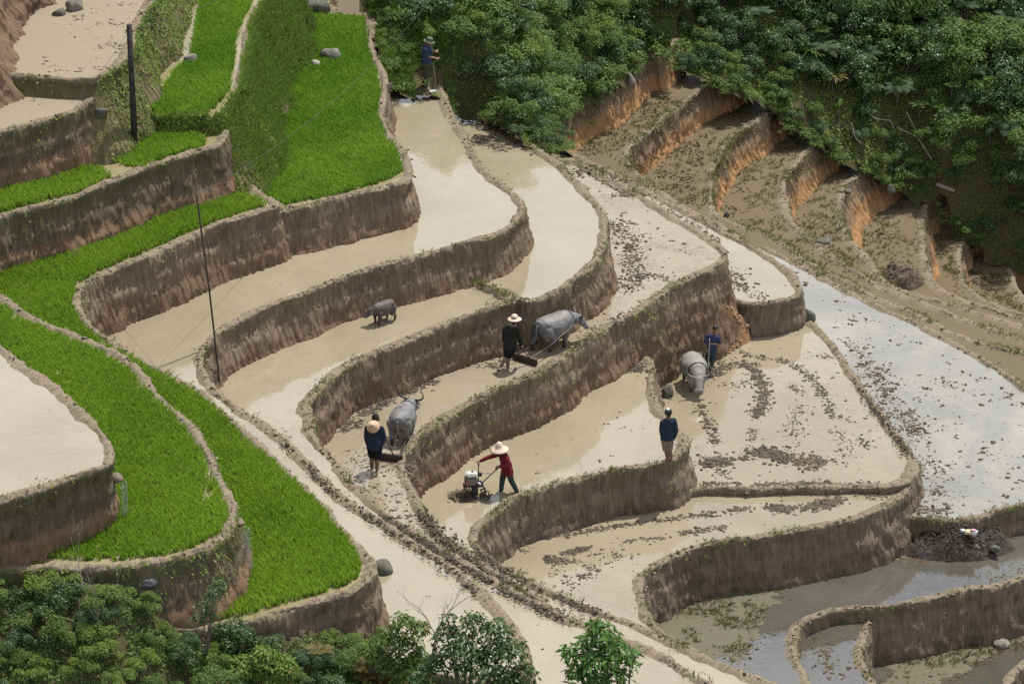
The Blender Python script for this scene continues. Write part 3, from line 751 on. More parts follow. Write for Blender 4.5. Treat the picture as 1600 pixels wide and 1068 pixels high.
z = -1.05
clods('dark clods in looping rows on the paddy with the boy and buffalo', np.vstack([
    row(z, [(1112, 588), (1128, 575), (1141, 570), (1167, 570), (1181, 584), (1191, 605), (1192, 628), (1181, 651)], 420, 0.13, (0.03, 0.11)),
    row(z, [(1160, 672), (1180, 674), (1172, 688)], 60, 0.12), row(z, [(1094, 630), (1104, 656), (1115, 676), (1119, 692)], 130, 0.12, (0.03, 0.10)),
    row(z, [(1100, 722), (1130, 722)], 120, 0.2, (0.04, 0.13)), row(z, [(1172, 708), (1210, 708), (1235, 720), (1285, 722)], 420, 0.22, (0.04, 0.12)),
    row(z, [(1154, 549), (1180, 557), (1219, 563), (1246, 573), (1272, 596), (1290, 622), (1301, 649), (1327, 656)], 330, 0.12, (0.025, 0.085)),
    row(z, [(1236, 605), (1250, 612)], 50, 0.12), row(z, [(1255, 632), (1243, 650), (1240, 664), (1241, 680), (1246, 698)], 150, 0.16),
    row(z, [(1306, 672), (1317, 701), (1324, 722)], 90, 0.14), row(z, [(1343, 683), (1353, 698)], 60, 0.12), row(z, [(1282, 555), (1300, 560)], 70, 0.16),
    row(z, [(1120, 600), (1110, 580), (1145, 545)], 150, 0.3, (0.02, 0.07)), row(z, [(1195, 595), (1172, 600), (1135, 605)], 60, 0.2),
    row(z, [(1120, 735), (1140, 745)], 60, 0.15), row(z, [(1100, 755), (1180, 757), (1285, 755), (1370, 756)], 330, 0.10, (0.03, 0.09)),
    row(z, [(1040, 600), (1046, 612), (1042, 625)], 80, 0.2), row(z, [(1045, 570), (1060, 560)], 60, 0.3),
    scatter(z, [(1100, 540), (1290, 540), (1400, 720), (1380, 745), (1110, 745)], 120)]))
z = -1.2
clods('dark clods in long rows on the paddy below the standing man', np.vstack([
    row(z, [(845, 838), (879, 836), (918, 830), (971, 821), (1002, 817)], 260, 0.09, (0.025, 0.085)), row(z, [(1020, 813), (1036, 812), (1076, 806), (1102, 804), (1141, 797), (1189, 793)], 240, 0.09, (0.025, 0.09)),
    row(z, [(881, 864), (918, 856)], 110, 0.09, (0.03, 0.09)), row(z, [(980, 845), (1000, 842), (1038, 840)], 90, 0.08), row(z, [(1062, 833), (1089, 830), (1133, 823)], 130, 0.09, (0.03, 0.09)),
    row(z, [(1205, 793), (1230, 795), (1246, 795), (1285, 788), (1315, 780)], 330, 0.14, (0.04, 0.11)), row(z, [(1343, 770), (1390, 770)], 200, 0.2, (0.02, 0.08)),
    row(z, [(815, 860), (825, 857)], 30, 0.08), row(z, [(860, 875), (875, 876)], 60, 0.12, (0.04, 0.11)), row(z, [(880, 872), (905, 878)], 50, 0.12), row(z, [(868, 890), (885, 903), (900, 918)], 80, 0.2),
    row(z, [(920, 885), (930, 890)], 40, 0.15, (0.03, 0.1)), row(z, [(950, 870), (965, 868)], 30, 0.15), row(z, [(912, 900), (918, 900)], 20, 0.1, (0.04, 0.1)),
    scatter(z, [(860, 860), (1000, 850), (1000, 925), (930, 935), (870, 910)], 160, patch=0.3), scatter(z, [(830, 850), (1380, 765), (1340, 800), (1000, 890)], 90)]))
z = 1.35
clods('churned clods and stubble on the ploughed buffalo paddy', np.vstack([
    row(z, [(964, 350), (978, 366), (989, 391), (989, 417), (982, 440), (972, 452)], 420, 0.26, (0.03, 0.10)), row(z, [(1000, 430), (1022, 431), (1046, 436)], 110, 0.13),
    row(z, [(900, 266), (915, 270), (935, 262)], 90, 0.2, (0.03, 0.10)), row(z, [(930, 272), (960, 286), (985, 303), (945, 306)], 160, 0.16, (0.03, 0.10)),
    row(z, [(880, 505), (915, 495)], 60, 0.2), row(z, [(915, 525), (945, 506), (985, 487), (1010, 470)], 170, 0.15), row(z, [(568, 648), (594, 632), (618, 617), (644, 609), (676, 595)], 330, 0.13, (0.03, 0.11)),
    row(z, [(540, 668), (560, 658)], 80, 0.2, (0.03, 0.1)), row(z, [(765, 570), (785, 568)], 70, 0.25, (0.03, 0.08)), row(z, [(560, 710), (575, 725), (560, 740)], 160, 0.35, (0.02, 0.06)),
    row(z, [(605, 720), (625, 735), (635, 755)], 120, 0.3, (0.02, 0.07)), row(z, [(580, 760), (620, 790), (650, 815), (700, 850), (760, 890)], 260, 0.3, (0.02, 0.08)),
    scatter(z, [(520, 700), (700, 590), (900, 500), (960, 500), (860, 560), (680, 650), (640, 760)], 380, (0.012, 0.04), 0.4), scatter(z, [(960, 300), (1110, 390), (1040, 440), (960, 470), (980, 380)], 120)]))
z = -1.85
jp = [(1240, 420), (1330, 475), (1440, 530), (1600, 620), (1640, 700), (1620, 780), (1430, 800), (1440, 730), (1400, 660), (1340, 570), (1300, 510)]
clods('scattered clods and stubble tufts on the blue white paddy', np.vstack([
    scatter(z, jp, 1500, (0.018, 0.062), 0.12, 31), scatter(z, jp, 1900, (0.010, 0.026), 0.2, 37),
    row(z, [(1345, 560), (1370, 585), (1380, 610), (1390, 630)], 160, 0.25, (0.03, 0.1)), row(z, [(1400, 640), (1430, 672), (1450, 690)], 200, 0.3, (0.03, 0.1)), row(z, [(1322, 532), (1345, 550)], 90, 0.22),
    row(z, [(1450, 715), (1465, 730), (1470, 750)], 120, 0.25), row(z, [(1455, 765), (1475, 770)], 80, 0.2), row(z, [(1435, 795), (1480, 800)], 70, 0.2, (0.03, 0.1))]))
clods('sparse floating scraps on the narrow paddy beside the long bund', np.vstack([
    scatter(-0.1, [(1000, 300), (1130, 360), (1225, 425), (1235, 455), (1160, 455), (1140, 410)], 170, (0.02, 0.08), 0.2), row(-0.1, [(1145, 425), (1160, 450), (1185, 462)], 130, 0.2, (0.03, 0.09)), row(-0.1, [(905, 250), (950, 272), (1010, 310), (1090, 355), (1125, 380)], 300, 0.12, (0.02, 0.09))]))
clods('small floating scraps on the long muddy paddy below the rice', np.vstack([scatter(3.7, [(640, 150), (690, 160), (800, 310), (780, 350), (560, 410), (330, 510), (310, 600), (180, 520), (400, 410), (660, 340)], 330, (0.008, 0.03), 0.3), scatter(3.7, [(450, 730), (560, 830), (760, 990), (640, 980), (600, 900), (540, 830)], 90, (0.01, 0.04))]))
clods('small floating scraps on the paddy with the calf', np.vstack([scatter(2.6, [(720, 180), (800, 220), (930, 330), (930, 400), (830, 460), (700, 490), (500, 600), (480, 680), (370, 620), (430, 540), (760, 450), (820, 420), (820, 320)], 280, (0.008, 0.035), 0.3), row(2.6, [(735, 220), (770, 222), (780, 235)], 180, 0.22, (0.03, 0.1)), row(2.6, [(735, 180), (775, 195), (815, 222), (840, 240)], 200, 0.18, (0.03, 0.1)), scatter(2.6, [(800, 920), (1000, 1020), (1060, 1060), (860, 1040)], 60, (0.01, 0.04))]))
clods('muddy edge where the paddies end below the mound', np.vstack([row(3.7, [(616, 147), (628, 146), (640, 144), (655, 142)], 260, 0.2, (0.06, 0.20)), row(2.6, [(708, 166), (725, 170), (755, 174)], 200, 0.2, (0.03, 0.10))]))
clods('few clods near the corner of the paddy with the tiller', np.vstack([row(0.0, [(972, 580), (990, 572), (1000, 576)], 110, 0.16, (0.03, 0.12)), scatter(0.0, [(680, 770), (1000, 590), (1030, 700), (860, 750)], 60, (0.01, 0.04))]))
wd = []
for zz, pl, n in ((-1.1, [(930, 200), (1090, 150), (1100, 300), (990, 270)], 380), (-2.2, [(1010, 280), (1120, 230), (1195, 185), (1150, 330), (1060, 310)], 450), (-3.3, [(1130, 340), (1160, 270), (1270, 230), (1230, 330), (1330, 430), (1230, 380)], 520), (-4.4, [(1240, 340), (1290, 250), (1345, 270), (1310, 340), (1360, 430), (1290, 395)], 450), (-5.7, [(1320, 370), (1390, 300), (1450, 310), (1440, 440), (1370, 420)], 500), (-6.8, [(1440, 440), (1450, 330), (1500, 365), (1500, 450), (1560, 485)], 420), (-7.7, [(1505, 450), (1510, 375), (1570, 415), (1600, 465), (1600, 490)], 330)):
    wd.append(scatter(zz, pl, n * 3, (0.012, 0.055), 0.2, int(n)))
WEEDCLOD = m_soil('weedy_clod', (0.095, 0.076, 0.036), (0.135, 0.10, 0.06), (0.07, 0.075, 0.026))
clods('weedy clods and stubble on the stepped terraces at right', np.vstack(wd), WEEDCLOD)
z = -2.55
clods('weed mats and scraps on the blue pond paddy', np.vstack([
    row(z, [(1040, 935), (1100, 905), (1180, 890), (1260, 885), (1330, 872), (1385, 868)], 900, 0.30, (0.015, 0.06)), scatter(z, [(1040, 940), (1200, 905), (1180, 960), (1160, 1030), (1080, 1000)], 800, (0.012, 0.05), 0.3),
    *[np.column_stack([np.repeat(LIPS[kq][0], 3, 0) + rng.normal(size=(3 * len(LIPS[kq][0]), 2)) * 0.16, np.full(3 * len(LIPS[kq][0]), zq), 0.01 + 0.035 * rng.random(3 * len(LIPS[kq][0])) ** 2]) for kq, zq in (('shoal901', -2.552), ('shoal905', -3.952))],
    row(z, [(1425, 868), (1450, 872)], 200, 0.25, (0.02, 0.06)), scatter(z, [(1200, 960), (1480, 890), (1490, 915), (1250, 960)], 80, (0.01, 0.03)), row(z, [(1530, 905), (1570, 895), (1600, 880)], 160, 0.3, (0.02, 0.06)),
    row(-2.9, [(1285, 1000), (1290, 1030), (1300, 1060)], 160, 0.18, (0.02, 0.07)), scatter(-2.9, [(1265, 990), (1340, 970), (1340, 1060), (1270, 1060)], 60), row(-3.95, [(1420, 1040), (1500, 1010), (1560, 1020), (1600, 1000)], 700, 0.45, (0.02, 0.07)),
    row(-3.95, [(1400, 1060), (1450, 1062), (1560, 1050)], 300, 0.4, (0.02, 0.06))]), WEEDCLOD)
dm = np.vstack([scatter(8.5, [(60, 115), (80, 60), (130, 10), (220, 0), (200, 60), (160, 112)], 600, (0.015, 0.06), 0.2), scatter(8.05, [(-20, 190), (30, 150), (130, 150), (110, 172)], 120, (0.012, 0.04), 0.2)])
clods('pale crumbled mud on the drying paddies at upper left', dm, m_soil('pale_dry_clod', (0.20, 0.165, 0.115), (0.27, 0.225, 0.16), (0.13, 0.105, 0.075)))
# clods heaped on the low strips where the bunds run together
st = []
for zz, pts, n in ((1.4, [(657, 798), (689, 836), (749, 878), (820, 925), (890, 970)], 420), (2.65, [(600, 806), (662, 845), (741, 892), (820, 936), (887, 968)], 300), (0.06, [(744, 858), (794, 892), (858, 926), (947, 960)], 160), (3.75, [(442, 691), (518, 763), (636, 846), (747, 924)], 160), (-1.0, [(1335, 591), (1390, 667), (1418, 706)], 160)):
    st.append(row(zz + 0.04, pts, n, 0.10, (0.02, 0.075)))
clods('crumbled clods along the converging bunds', np.vstack(st))

rimc = []
for key, amt in (('P', 14), ('Q', 16), ('D', 18), ('C', 14), ('E', 34), ('F', 34), ('G', 30), ('H', 26), ('K', 30), ('L', 26), ('J', 22), ('G2', 24), ('M', 20), ('M2', 20), ('A1', 24), ('A2', 16), ('B', 20), ('B2', 16), ('R1', 12), ('R2', 14), ('R3', 14), ('R4', 12), ('R5', 10), ('R6', 10)):
    path, ns, s = LIPS[key]
    n = int(s[-1] * amt * 0.6)
    i = rng.integers(0, len(path), n)
    i = i[fbm(s[i] / 0.8, s[i] * 0 + 7, 333) > -0.18]
    o = rng.normal(-0.02, 0.085, len(i))
    q = path[i] + ns[i] * o[:, None]
    rimc.append(np.column_stack([q, L[key][0] + 0.085 - np.abs(o) * 0.75, 0.012 + 0.045 * rng.random(len(i)) ** 2.5]))
clods('crumbs of dry earth along the bund rims', np.vstack(rimc), m_soil('dry_rim_clod', (0.20, 0.165, 0.115), (0.27, 0.225, 0.16), (0.115, 0.09, 0.062)))

# ------------------------------------------------------------------ grass on bunds and overgrown banks
def blades(p, h, label, mat, name, w=0.008):
    n = len(p)
    an = rng.random(n) * 6.28
    d = np.stack([np.cos(an), np.sin(an), np.zeros(n)], 1)
    sd = np.stack([-d[:, 1], d[:, 0], np.zeros(n)], 1) * w
    up = np.array([0, 0, 1.0])
    hh = (h * (0.5 + rng.random(n)))[:, None]
    v = np.stack([p - sd, p + sd, p + d * hh * 0.25 + up * hh * 0.7 + sd * 0.7, p + d * hh * (0.3 + 0.6 * rng.random((n, 1))) + up * hh], 1).reshape(-1, 3)
    add(name, mesh_from(name, v, np.arange(4 * n).reshape(n, 4), mat, rnd=np.repeat(rng.random(n), 4)), label=label, cat='grass', kind='stuff')

pts = []
for key, amt in (('F', 1.0), ('G', 1.3), ('H', 1.2), ('L', 1.3), ('K', 0.6), ('M', 1.0), ('M2', 1.0), ('J', 1.4), ('G2', 1.0), ('R1', 2.0), ('R2', 2.2), ('R3', 1.8), ('R4', 1.3), ('R5', 1.0), ('R6', 1.0), ('C', 0.5), ('D', 0.6), ('B2', 0.9), ('Q', 0.5), ('A2', 0.8), ('E', 0.4), ('P', 0.4), ('X1', 3.0)):
    path, ns, s = LIPS[key]
    zt = L[key][0] if key in L else 2.7
    n = int(s[-1] * 30 * amt)
    i = rng.integers(0, len(path), n)
    i = i[fbm(s[i] / 1.1, s[i] * 0 + zt, 301) > 0.20 - 0.13 * amt]
    q = path[i] + ns[i] * rng.normal(0.03, 0.10, len(i))[:, None]
    c = np.repeat(np.column_stack([q, np.full(len(q), zt + 0.05)]), 4, 0)
    pts.append(c + rng.normal(size=c.shape) * np.array([0.02, 0.02, 0.005]))
blades(np.vstack(pts), 0.06, 'short dry grass tufts along the bund rims', GRASS, 'bund_grass')

def bank_leaves(key, dens, cover, seed):
    """random points and outward normals on a built bank face"""
    V, k0 = BANKV[key]
    V = V[k0 - 2:]
    R, n, _ = V.shape
    m = int((R * 0.085) * (n * 0.072) * dens)
    r, i = rng.random(m) * (R - 1.01), rng.integers(0, n, m)
    r0 = r.astype(int)
    p = V[r0, i] + (V[r0 + 1, i] - V[r0, i]) * (r - r0)[:, None]
    t = r / R
    keep = fbm(i * 0.072 / 0.8, r * 0.085 / 0.8, seed, 4) + cover - t * 0.55 + 0.15 * (rng.random(m) - 0.5) > 0
    nn = np.column_stack([LIPS[key][1][i], np.full(m, 0.5)])
    p, nn = p[keep], unit(nn[keep])
    q = proj(p)
    v = (q[:, 0] > -40) & (q[:, 0] < 1640) & (q[:, 1] > -40) & (q[:, 1] < 1100)
    if key == 'A1':
        v &= (q[:, 0] > 158) | (rng.random(len(q)) < 0.06)
    return p[v], nn[v]

allp, alln = [], []
for key, dens, cover in (('A1', 620, 0.42), ('B', 760, 0.50), ('B2', 130, 0.05), ('A2', 130, 0.06), ('P', 90, 0.02), ('Q', 260, 0.12), ('MW', 260, 0.12), ('E', 45, -0.02), ('F', 55, 0.0), ('G', 60, 0.0), ('H', 45, -0.02), ('L', 60, 0.0), ('D', 45, -0.02), ('C', 45, -0.02), ('J', 90, 0.04), ('M', 70, 0.0), ('R2', 80, 0.02), ('R3', 80, 0.02)):
    p, nn = bank_leaves(key, dens, cover, 401)
    allp.append(p)
    alln.append(nn)
p, nn = np.vstack(allp), np.vstack(alln)
v, f, rn = leaf_quads(p + nn * 0.03 * rng.random((len(p), 1)), unit(nn + 0.6 * rng.normal(size=nn.shape) + [0, 0, 0.3]), 0.045 + 0.075 * rng.random(len(p)) ** 2, 0.45)
add('bank_creepers', mesh_from('bank_creepers', v, f, LEAF[1], rnd=rn), label='grass and creepers clinging to the banks at left', cat='creeper', kind='stuff')
pb, _ = bank_leaves('B', 900, 0.5, 401)
blades(pb, 0.16, 'long grass on the overgrown bank between two rice paddies', m_leaf('bank_grass_blade', (0.12, 0.19, 0.04), (0.20, 0.28, 0.065), 0.6, 0.3, 0.35), 'bank_grass', 0.009)

# ------------------------------------------------------------------ ground cover on the slopes
def slope_points(sl, dens, box=(-40, -40, 1640, 1110)):
    hz, poly = sl
    lo, hi = poly.min(0), poly.max(0)
    n = int(np.prod(hi - lo) * dens)
    xy = lo + rng.random((n, 2)) * (hi - lo)
    xy = xy[inside(xy, poly)]
    out = []
    for k in range(0, len(xy), 60000):
        out.append(hz(xy[k:k + 60000]))
    p = np.column_stack([xy, np.concatenate(out)])
    q = proj(p)
    v = (q[:, 0] > box[0]) & (q[:, 0] < box[2]) & (q[:, 1] > box[1]) & (q[:, 1] < box[3])
    return p[v], q[v]

for sl, dens, mat, label in ((MOUND, 800, LEAF[1], 'low leafy undergrowth on the bushy mound'), (FOREST, 820, LEAF[1], 'leafy undergrowth on the forest slope'), (FRONT, 800, LEAF[0], 'tangled undergrowth on the foreground slope')):
    p, q = slope_points(sl, dens)
    thick = fbm(p[:, 0] / 0.7, p[:, 1] / 0.7, 501, 4)
    p = p[thick > -0.16]
    p[:, 2] += np.clip(0.2 + 0.9 * thick[thick > -0.16], 0, 1) * 0.5 * rng.random(len(p))
    nn = unit(rng.normal(size=p.shape) * 0.55 + np.array([0, -0.25, 0.9]))
    big = 1.05 if sl is FOREST else 0.95
    v, f, rn = leaf_quads(p, nn, (0.05 + 0.08 * rng.random(len(p)) ** 2) * big, 0.5)
    add('undergrowth', mesh_from('undergrowth', v, f, mat, rnd=rn), label=label, cat='undergrowth', kind='stuff')

wp = []
for zz, pl, n in ((-1.1, [(905, 228), (1035, 130), (1098, 136), (985, 232), (985, 262)], 700), (-2.2, [(985, 265), (1000, 215), (1110, 150), (1203, 172), (1112, 270), (1115, 336), (1060, 315)], 1100), (-3.3, [(1118, 338), (1125, 250), (1210, 180), (1277, 224), (1224, 300), (1232, 340), (1330, 428), (1290, 425), (1220, 380)], 1300), (-4.4, [(1235, 340), (1228, 300), (1290, 225), (1353, 266), (1312, 310), (1315, 360), (1370, 435), (1330, 420)], 1100), (-5.7, [(1320, 365), (1315, 310), (1390, 285), (1450, 312), (1441, 380), (1450, 440), (1380, 440)], 1100), (-6.8, [(1445, 400), (1450, 320), (1506, 362), (1500, 430), (1560, 485)], 800), (-7.7, [(1503, 440), (1505, 370), (1565, 410), (1600, 465), (1600, 490)], 600), (-3.95, [(1400, 1030), (1520, 985), (1600, 975), (1600, 1020), (1480, 1062)], 700), (-2.55, [(1035, 950), (1110, 900), (1390, 866), (1262, 900), (1205, 930), (1165, 1030), (1075, 1000)], 1300)):
    w = np.array([P(a, b, zz)[:2] for a, b in pl])
    xy = w.min(0) + rng.random((n * 3, 2)) * (w.max(0) - w.min(0))
    xy = xy[inside(xy, w)]
    xy = xy[fbm(xy[:, 0] / 0.7, xy[:, 1] / 0.7, 551, 3) > -0.02][:n // 2]
    c = np.repeat(np.column_stack([xy, np.full(len(xy), zz)]), 5, 0)
    wp.append(c + rng.normal(size=c.shape) * np.array([0.03, 0.03, 0.0]))
blades(np.vstack(wp), 0.07, 'sparse weeds and stubble on the unploughed terraces', m_leaf('weed_blade', (0.085, 0.080, 0.030), (0.135, 0.125, 0.052), 0.7, 0.2, 0.3, dry=(0.17, 0.13, 0.075), dry_amt=0.5), 'weeds', 0.008)

# ------------------------------------------------------------------ shrubs, ferns, trees
def crown_mesh(name, lobes, leaves, mat, lo=0.05, hi=0.10, width=0.5, droop=0.25, fill=0.35):
    vs, ns = [], []
    tot = sum(r ** 2 for *_, r in lobes)
    for x, y, zc, r in lobes:
        n = int(leaves * r ** 2 / tot)
        d = unit(rng.normal(size=(n, 3)))
        d[:, 2] = np.where(d[:, 2] < -0.35, -d[:, 2], d[:, 2])
        rad = r * (1 - fill * rng.random(n) ** 1.7) * (1 + 0.45 * fbm(d[:, 0] * 2 + x * 5, d[:, 1] * 2 + d[:, 2] * 3, 601, 3))
        vs.append(np.array([x, y, zc]) + d * rad[:, None] * np.array([1, 1, 0.85]))
        ns.append(unit(d * 0.7 + np.array([0, 0, 0.55]) + 0.5 * rng.normal(size=(n, 3))))
    p, nn = np.vstack(vs), np.vstack(ns)
    keep = p[:, 2] > 0.02
    v, f, rn = leaf_quads(p[keep], nn[keep], lo + (hi - lo) * rng.random(keep.sum()), width, droop)
    return mesh_from(name, v, f, mat, rnd=rn)

def stems(name, tips, r0, mat=BARK, base=(0, 0, -0.15)):
    parts = []
    for x, y, zc in tips:
        b = np.array(base, float)
        e = np.array([x, y, zc], float)
        m = b * 0.5 + e * 0.5 + np.array([-x * 0.15, -y * 0.15, 0.1 * zc])
        t = np.linspace(0, 1, 6)[:, None]
        path = (1 - t) ** 2 * b + 2 * t * (1 - t) * m + t ** 2 * e
        parts.append(tube_mesh(path, np.linspace(r0, r0 * 0.3, 6), 6))
    v, f = joinm(parts)
    return mesh_from(name, v, f, mat)

def lobes_of(n, w, h, r):
    return [(rng.normal() * w * 0.45, rng.normal() * w * 0.45, h * (0.35 + 0.6 * rng.random()), r * (0.65 + 0.6 * rng.random())) for _ in range(n)]

STUFFED = []
def small_crown(n):
    lb = lobes_of(6, 0.55, 0.5, 0.22)
    vs, fs, rs, o = [], [], [], 0
    for x, y, zc, r in lb:
        m = n // 6
        d = unit(rng.normal(size=(m, 3)))
        d[:, 2] = np.abs(d[:, 2])
        p = np.array([x, y, zc]) + d * (r * (1 - 0.4 * rng.random(m) ** 2))[:, None]
        v, f, rn = leaf_quads(p, unit(d * 0.7 + [0, 0, 0.55] + 0.5 * rng.normal(size=(m, 3))), 0.058 + 0.045 * rng.random(m), 0.5)
        vs.append(v)
        fs.append(f + o)
        rs.append(rn)
        o += len(v)
    return np.vstack(vs), np.vstack(fs), np.concatenate(rs)
SMALL = [small_crown(420) for _ in range(6)]
def stuff_shrub(p, sc):
    v, f, rn = SMALL[rng.integers(0, 6)]
    a = rng.random() * 6.28
    c, s_ = math.cos(a), math.sin(a)
    q = np.column_stack([(v[:, 0] * c - v[:, 1] * s_) * sc * 1.2, (v[:, 0] * s_ + v[:, 1] * c) * sc * 1.2, v[:, 2] * sc]) + p
    STUFFED.append((q, f, np.clip(rn * 0.6 + 0.4 * rng.random(), 0, 1)))
LOOK = ('mid green', 'light green', 'blue green', 'dark narrow')
SHRUBS = []
for k in range(9):
    mat = LEAF[[0, 1, 2, 3, 0, 1, 2, 3, 0][k]]
    lb = lobes_of(9 + k % 4, 0.62, 0.55, 0.20)
    lo, hi, wd_ = ((0.035, 0.065, 0.5), (0.032, 0.06, 0.55), (0.04, 0.075, 0.45), (0.05, 0.095, 0.4))[k % 4]
    SHRUBS.append((crown_mesh('shrub_crown', lb, (3000, 3000, 2600, 2000)[k % 4], mat, lo, hi, wd_), stems('shrub_trunk', [l[:3] for l in lb[:5]], 0.02)))

def fern_mesh(name, nf, length, mat, upright=0.5):
    """rosette of arching feathery fronds"""
    vs, fs, rs, o = [], [], [], 0
    for k in range(nf):
        an = k * 2.4 + rng.random() * 0.5
        el = upright + 0.5 * rng.random()
        ln = length * (0.7 + 0.5 * rng.random())
        t = np.linspace(0.12, 1, 23)
        rr = ln * t * np.cos(el * (1 - 0.2 * t))
        zz = ln * (t * np.sin(el) - 0.55 * t ** 2)
        d = np.array([np.cos(an), np.sin(an), 0])
        sp = d[None] * rr[:, None] + np.array([0, 0, 1]) * zz[:, None]
        tg = unit(np.gradient(sp, axis=0))
        side = np.array([-d[1], d[0], 0])
        for sg in (-1, 1):
            pl = ln * 0.22 * np.sin(np.pi * np.clip(t * 0.92 + 0.08, 0, 1)) ** 0.8
            tip = sp + (side * sg * 0.9 + tg * 0.45) * pl[:, None] - np.array([0, 0, 0.25]) * pl[:, None]
            wv = tg * (ln * 0.011)
            q = np.stack([sp - wv, sp + wv, tip + wv * 0.6, tip - wv * 0.3], 1).reshape(-1, 3)
            vs.append(q)
            fs.append(np.arange(len(q)).reshape(-1, 4) + o)
            rs.append(np.full(len(q), rng.random()))
            o += len(q)
    return mesh_from(name, np.vstack(vs), np.vstack(fs), mat, rnd=np.concatenate(rs), smooth=False)

FERNLEAF = m_leaf('fern_leaf', (0.045, 0.085, 0.045), (0.085, 0.135, 0.075), 0.6, 0.2, 0.3)
FERNS = [fern_mesh('fern_fronds', 34, 0.75, FERNLEAF, 0.5), fern_mesh('fern_fronds', 40, 0.85, FERNLEAF, 0.35), fern_mesh('fern_fronds', 30, 0.65, LEAF[0], 0.6)]
FERN_STEM = stems('fern_stem', [(0, 0, 0.1)], 0.05, BARK, (0, 0, -0.7))

def thing(name, loc, label, cat, group=None, rz=0.0, sc=1.0):
    o = add(name, None, loc=loc, label=label, cat=cat, group=group)
    o.rotation_euler = (0, 0, rz)
    o.scale = (sc, sc, sc) if not hasattr(sc, '__len__') else sc
    o.empty_display_size = 0.2
    return o

def plant(name, meshes, names, loc, label, cat, group, rz, sc):
    r = thing(name, loc, label, cat, group, rz, sc)
    for m, nm in zip(meshes, names):
        add(nm, m, r)
    return r

def place(sl, n, mind, box, choose, seed):
    global rng
    p, q = slope_points(sl, 25, box)
    order = rng.permutation(len(p))
    got = []
    for i in order:
        if len(got) >= n:
            break
        if all(np.sum((p[i] - g) ** 2) > mind ** 2 for g in got):
            got.append(p[i])
    return got

p, q = slope_points(MOUND, 1500)
ok = (q[:, 0] < 745 - 0.25 * q[:, 1]) | (rng.random(len(q)) < 0.12)
ok &= ~((q[:, 0] > 645) & (q[:, 0] < 695) & (q[:, 1] > 112) & (q[:, 1] < 165))
p = p[ok & (fbm(p[:, 0] / 0.9, p[:, 1] / 0.9, 571, 3) > -0.2)]
blades(p, 0.16, 'tall grass on the left side of the mound', m_leaf('mound_grass_blade', (0.085, 0.15, 0.03), (0.16, 0.235, 0.055), 0.65, 0.2, 0.35), 'mound_grass', 0.009)
for ip, p in enumerate(place(MOUND, 190, 0.42, (570, -60, 1060, 250), None, 1)):
    k = rng.integers(0, 9)
    e = proj(p)[0]
    sc = 0.75 + 0.55 * rng.random()
    if e[0] < 640 or e[1] > 205:
        sc *= 0.55
    if 640 < e[0] < 700 and e[1] > 112:
        continue
    if 640 < e[0] < 700 and e[1] > 70:
        sc *= 0.45
    if 700 < e[0] < 795 and 85 < e[1] < 215 and e[1] - 0.9 * (e[0] - 700) > 55:
        sc *= 0.35
    if ip >= 120 or e[1] < -15:
        stuff_shrub(p, sc)
        continue
    plant('shrub', SHRUBS[k], ('crown', 'trunk'), p, '%s leafed shrub on the sunlit mound, %s' % (LOOK[k % 4], 'along the top edge' if e[1] < 50 else 'beside the man with the hoe' if e[0] < 700 else 'near the brown brush pile' if e[0] < 800 else 'above the muddy paddies' if e[0] < 890 else 'above the orange bank'), 'shrub', 'shrubs on the sunlit mound', rng.random() * 6.28, (sc * 1.1, sc * 1.1, sc))
for p in place(FOREST, 190, 0.52, (1000, -90, 1640, 430), None, 2):
    e = proj(p)[0]
    line = np.interp(e[0], [1010, 1205, 1353, 1453, 1600], [95, 170, 265, 310, 420])
    hgt = (line - e[1]) / 200.0
    sc = (0.85 + 0.55 * rng.random()) * min(1.5, 0.55 + 0.75 * max(0, hgt))
    if hgt > 0.45 and rng.random() < (0.45 if e[0] > 1330 else 0.12):
        plant('fern_tree', (FERNS[rng.integers(0, 3)], FERN_STEM), ('fronds', 'stem'), p + np.array([0, 0, 0.75]), 'feathery fern on the shaded forest slope, %s' % ('along the top edge' if e[1] < 50 else 'left of the fallen branches' if e[0] < 1340 else 'above the fallen branches' if e[0] < 1460 else 'by the right edge'), 'fern', 'feathery ferns on the forest slope', rng.random() * 6.28, 0.6 + 0.4 * rng.random())
    else:
        k = [0, 2, 3, 3, 7, 6, 4, 8][rng.integers(0, 8)]
        plant('shrub', SHRUBS[k], ('crown', 'trunk'), p, '%s leafed shrub on the forest slope, %s' % (LOOK[k % 4], 'along the top edge' if e[1] < 50 else 'above the first orange banks' if e[0] < 1250 else 'near the fallen branches' if e[0] < 1450 else 'towards the right edge'), 'shrub', 'shrubs on the forest slope', rng.random() * 6.28, (sc * 1.15, sc * 1.15, sc * 1.1))
for p in place(FRONT, 74, 0.50, (-60, 860, 900, 1160), None, 3):
    e = proj(p)[0]
    k = rng.integers(0, 9)
    sc = 0.5 + 0.45 * rng.random()
    if e[1] < 990 + 0.05 * e[0] and e[0] > 235:
        sc *= 0.6
    plant('shrub', SHRUBS[k], ('crown', 'trunk'), p, '%s leafed shrub on the foreground slope, %s' % (LOOK[k % 4], 'at the bottom left corner' if e[0] < 200 else 'below the inner rice rim' if e[0] < 420 else 'below the lower rice rim' if e[0] < 620 else 'around the dark foreground tree'), 'shrub', 'shrubs on the foreground slope', rng.random() * 6.28, sc)

# ------------------------------------------------------------------ foreground trees, saplings, dead wood
def PY(px, py, y):
    """point seen at pixel (px, py) in the vertical plane Y = y"""
    u, v = (px - 800.0) / FPX, -(py - 534.0) / FPX
    d = np.array([u, CP + SP * v, -SP + CP * v])
    return CAM + d * ((y - CAM[1]) / d[1])

def front_z(x, y):
    return float(FRONT[0](np.array([[x, y]]))[0])

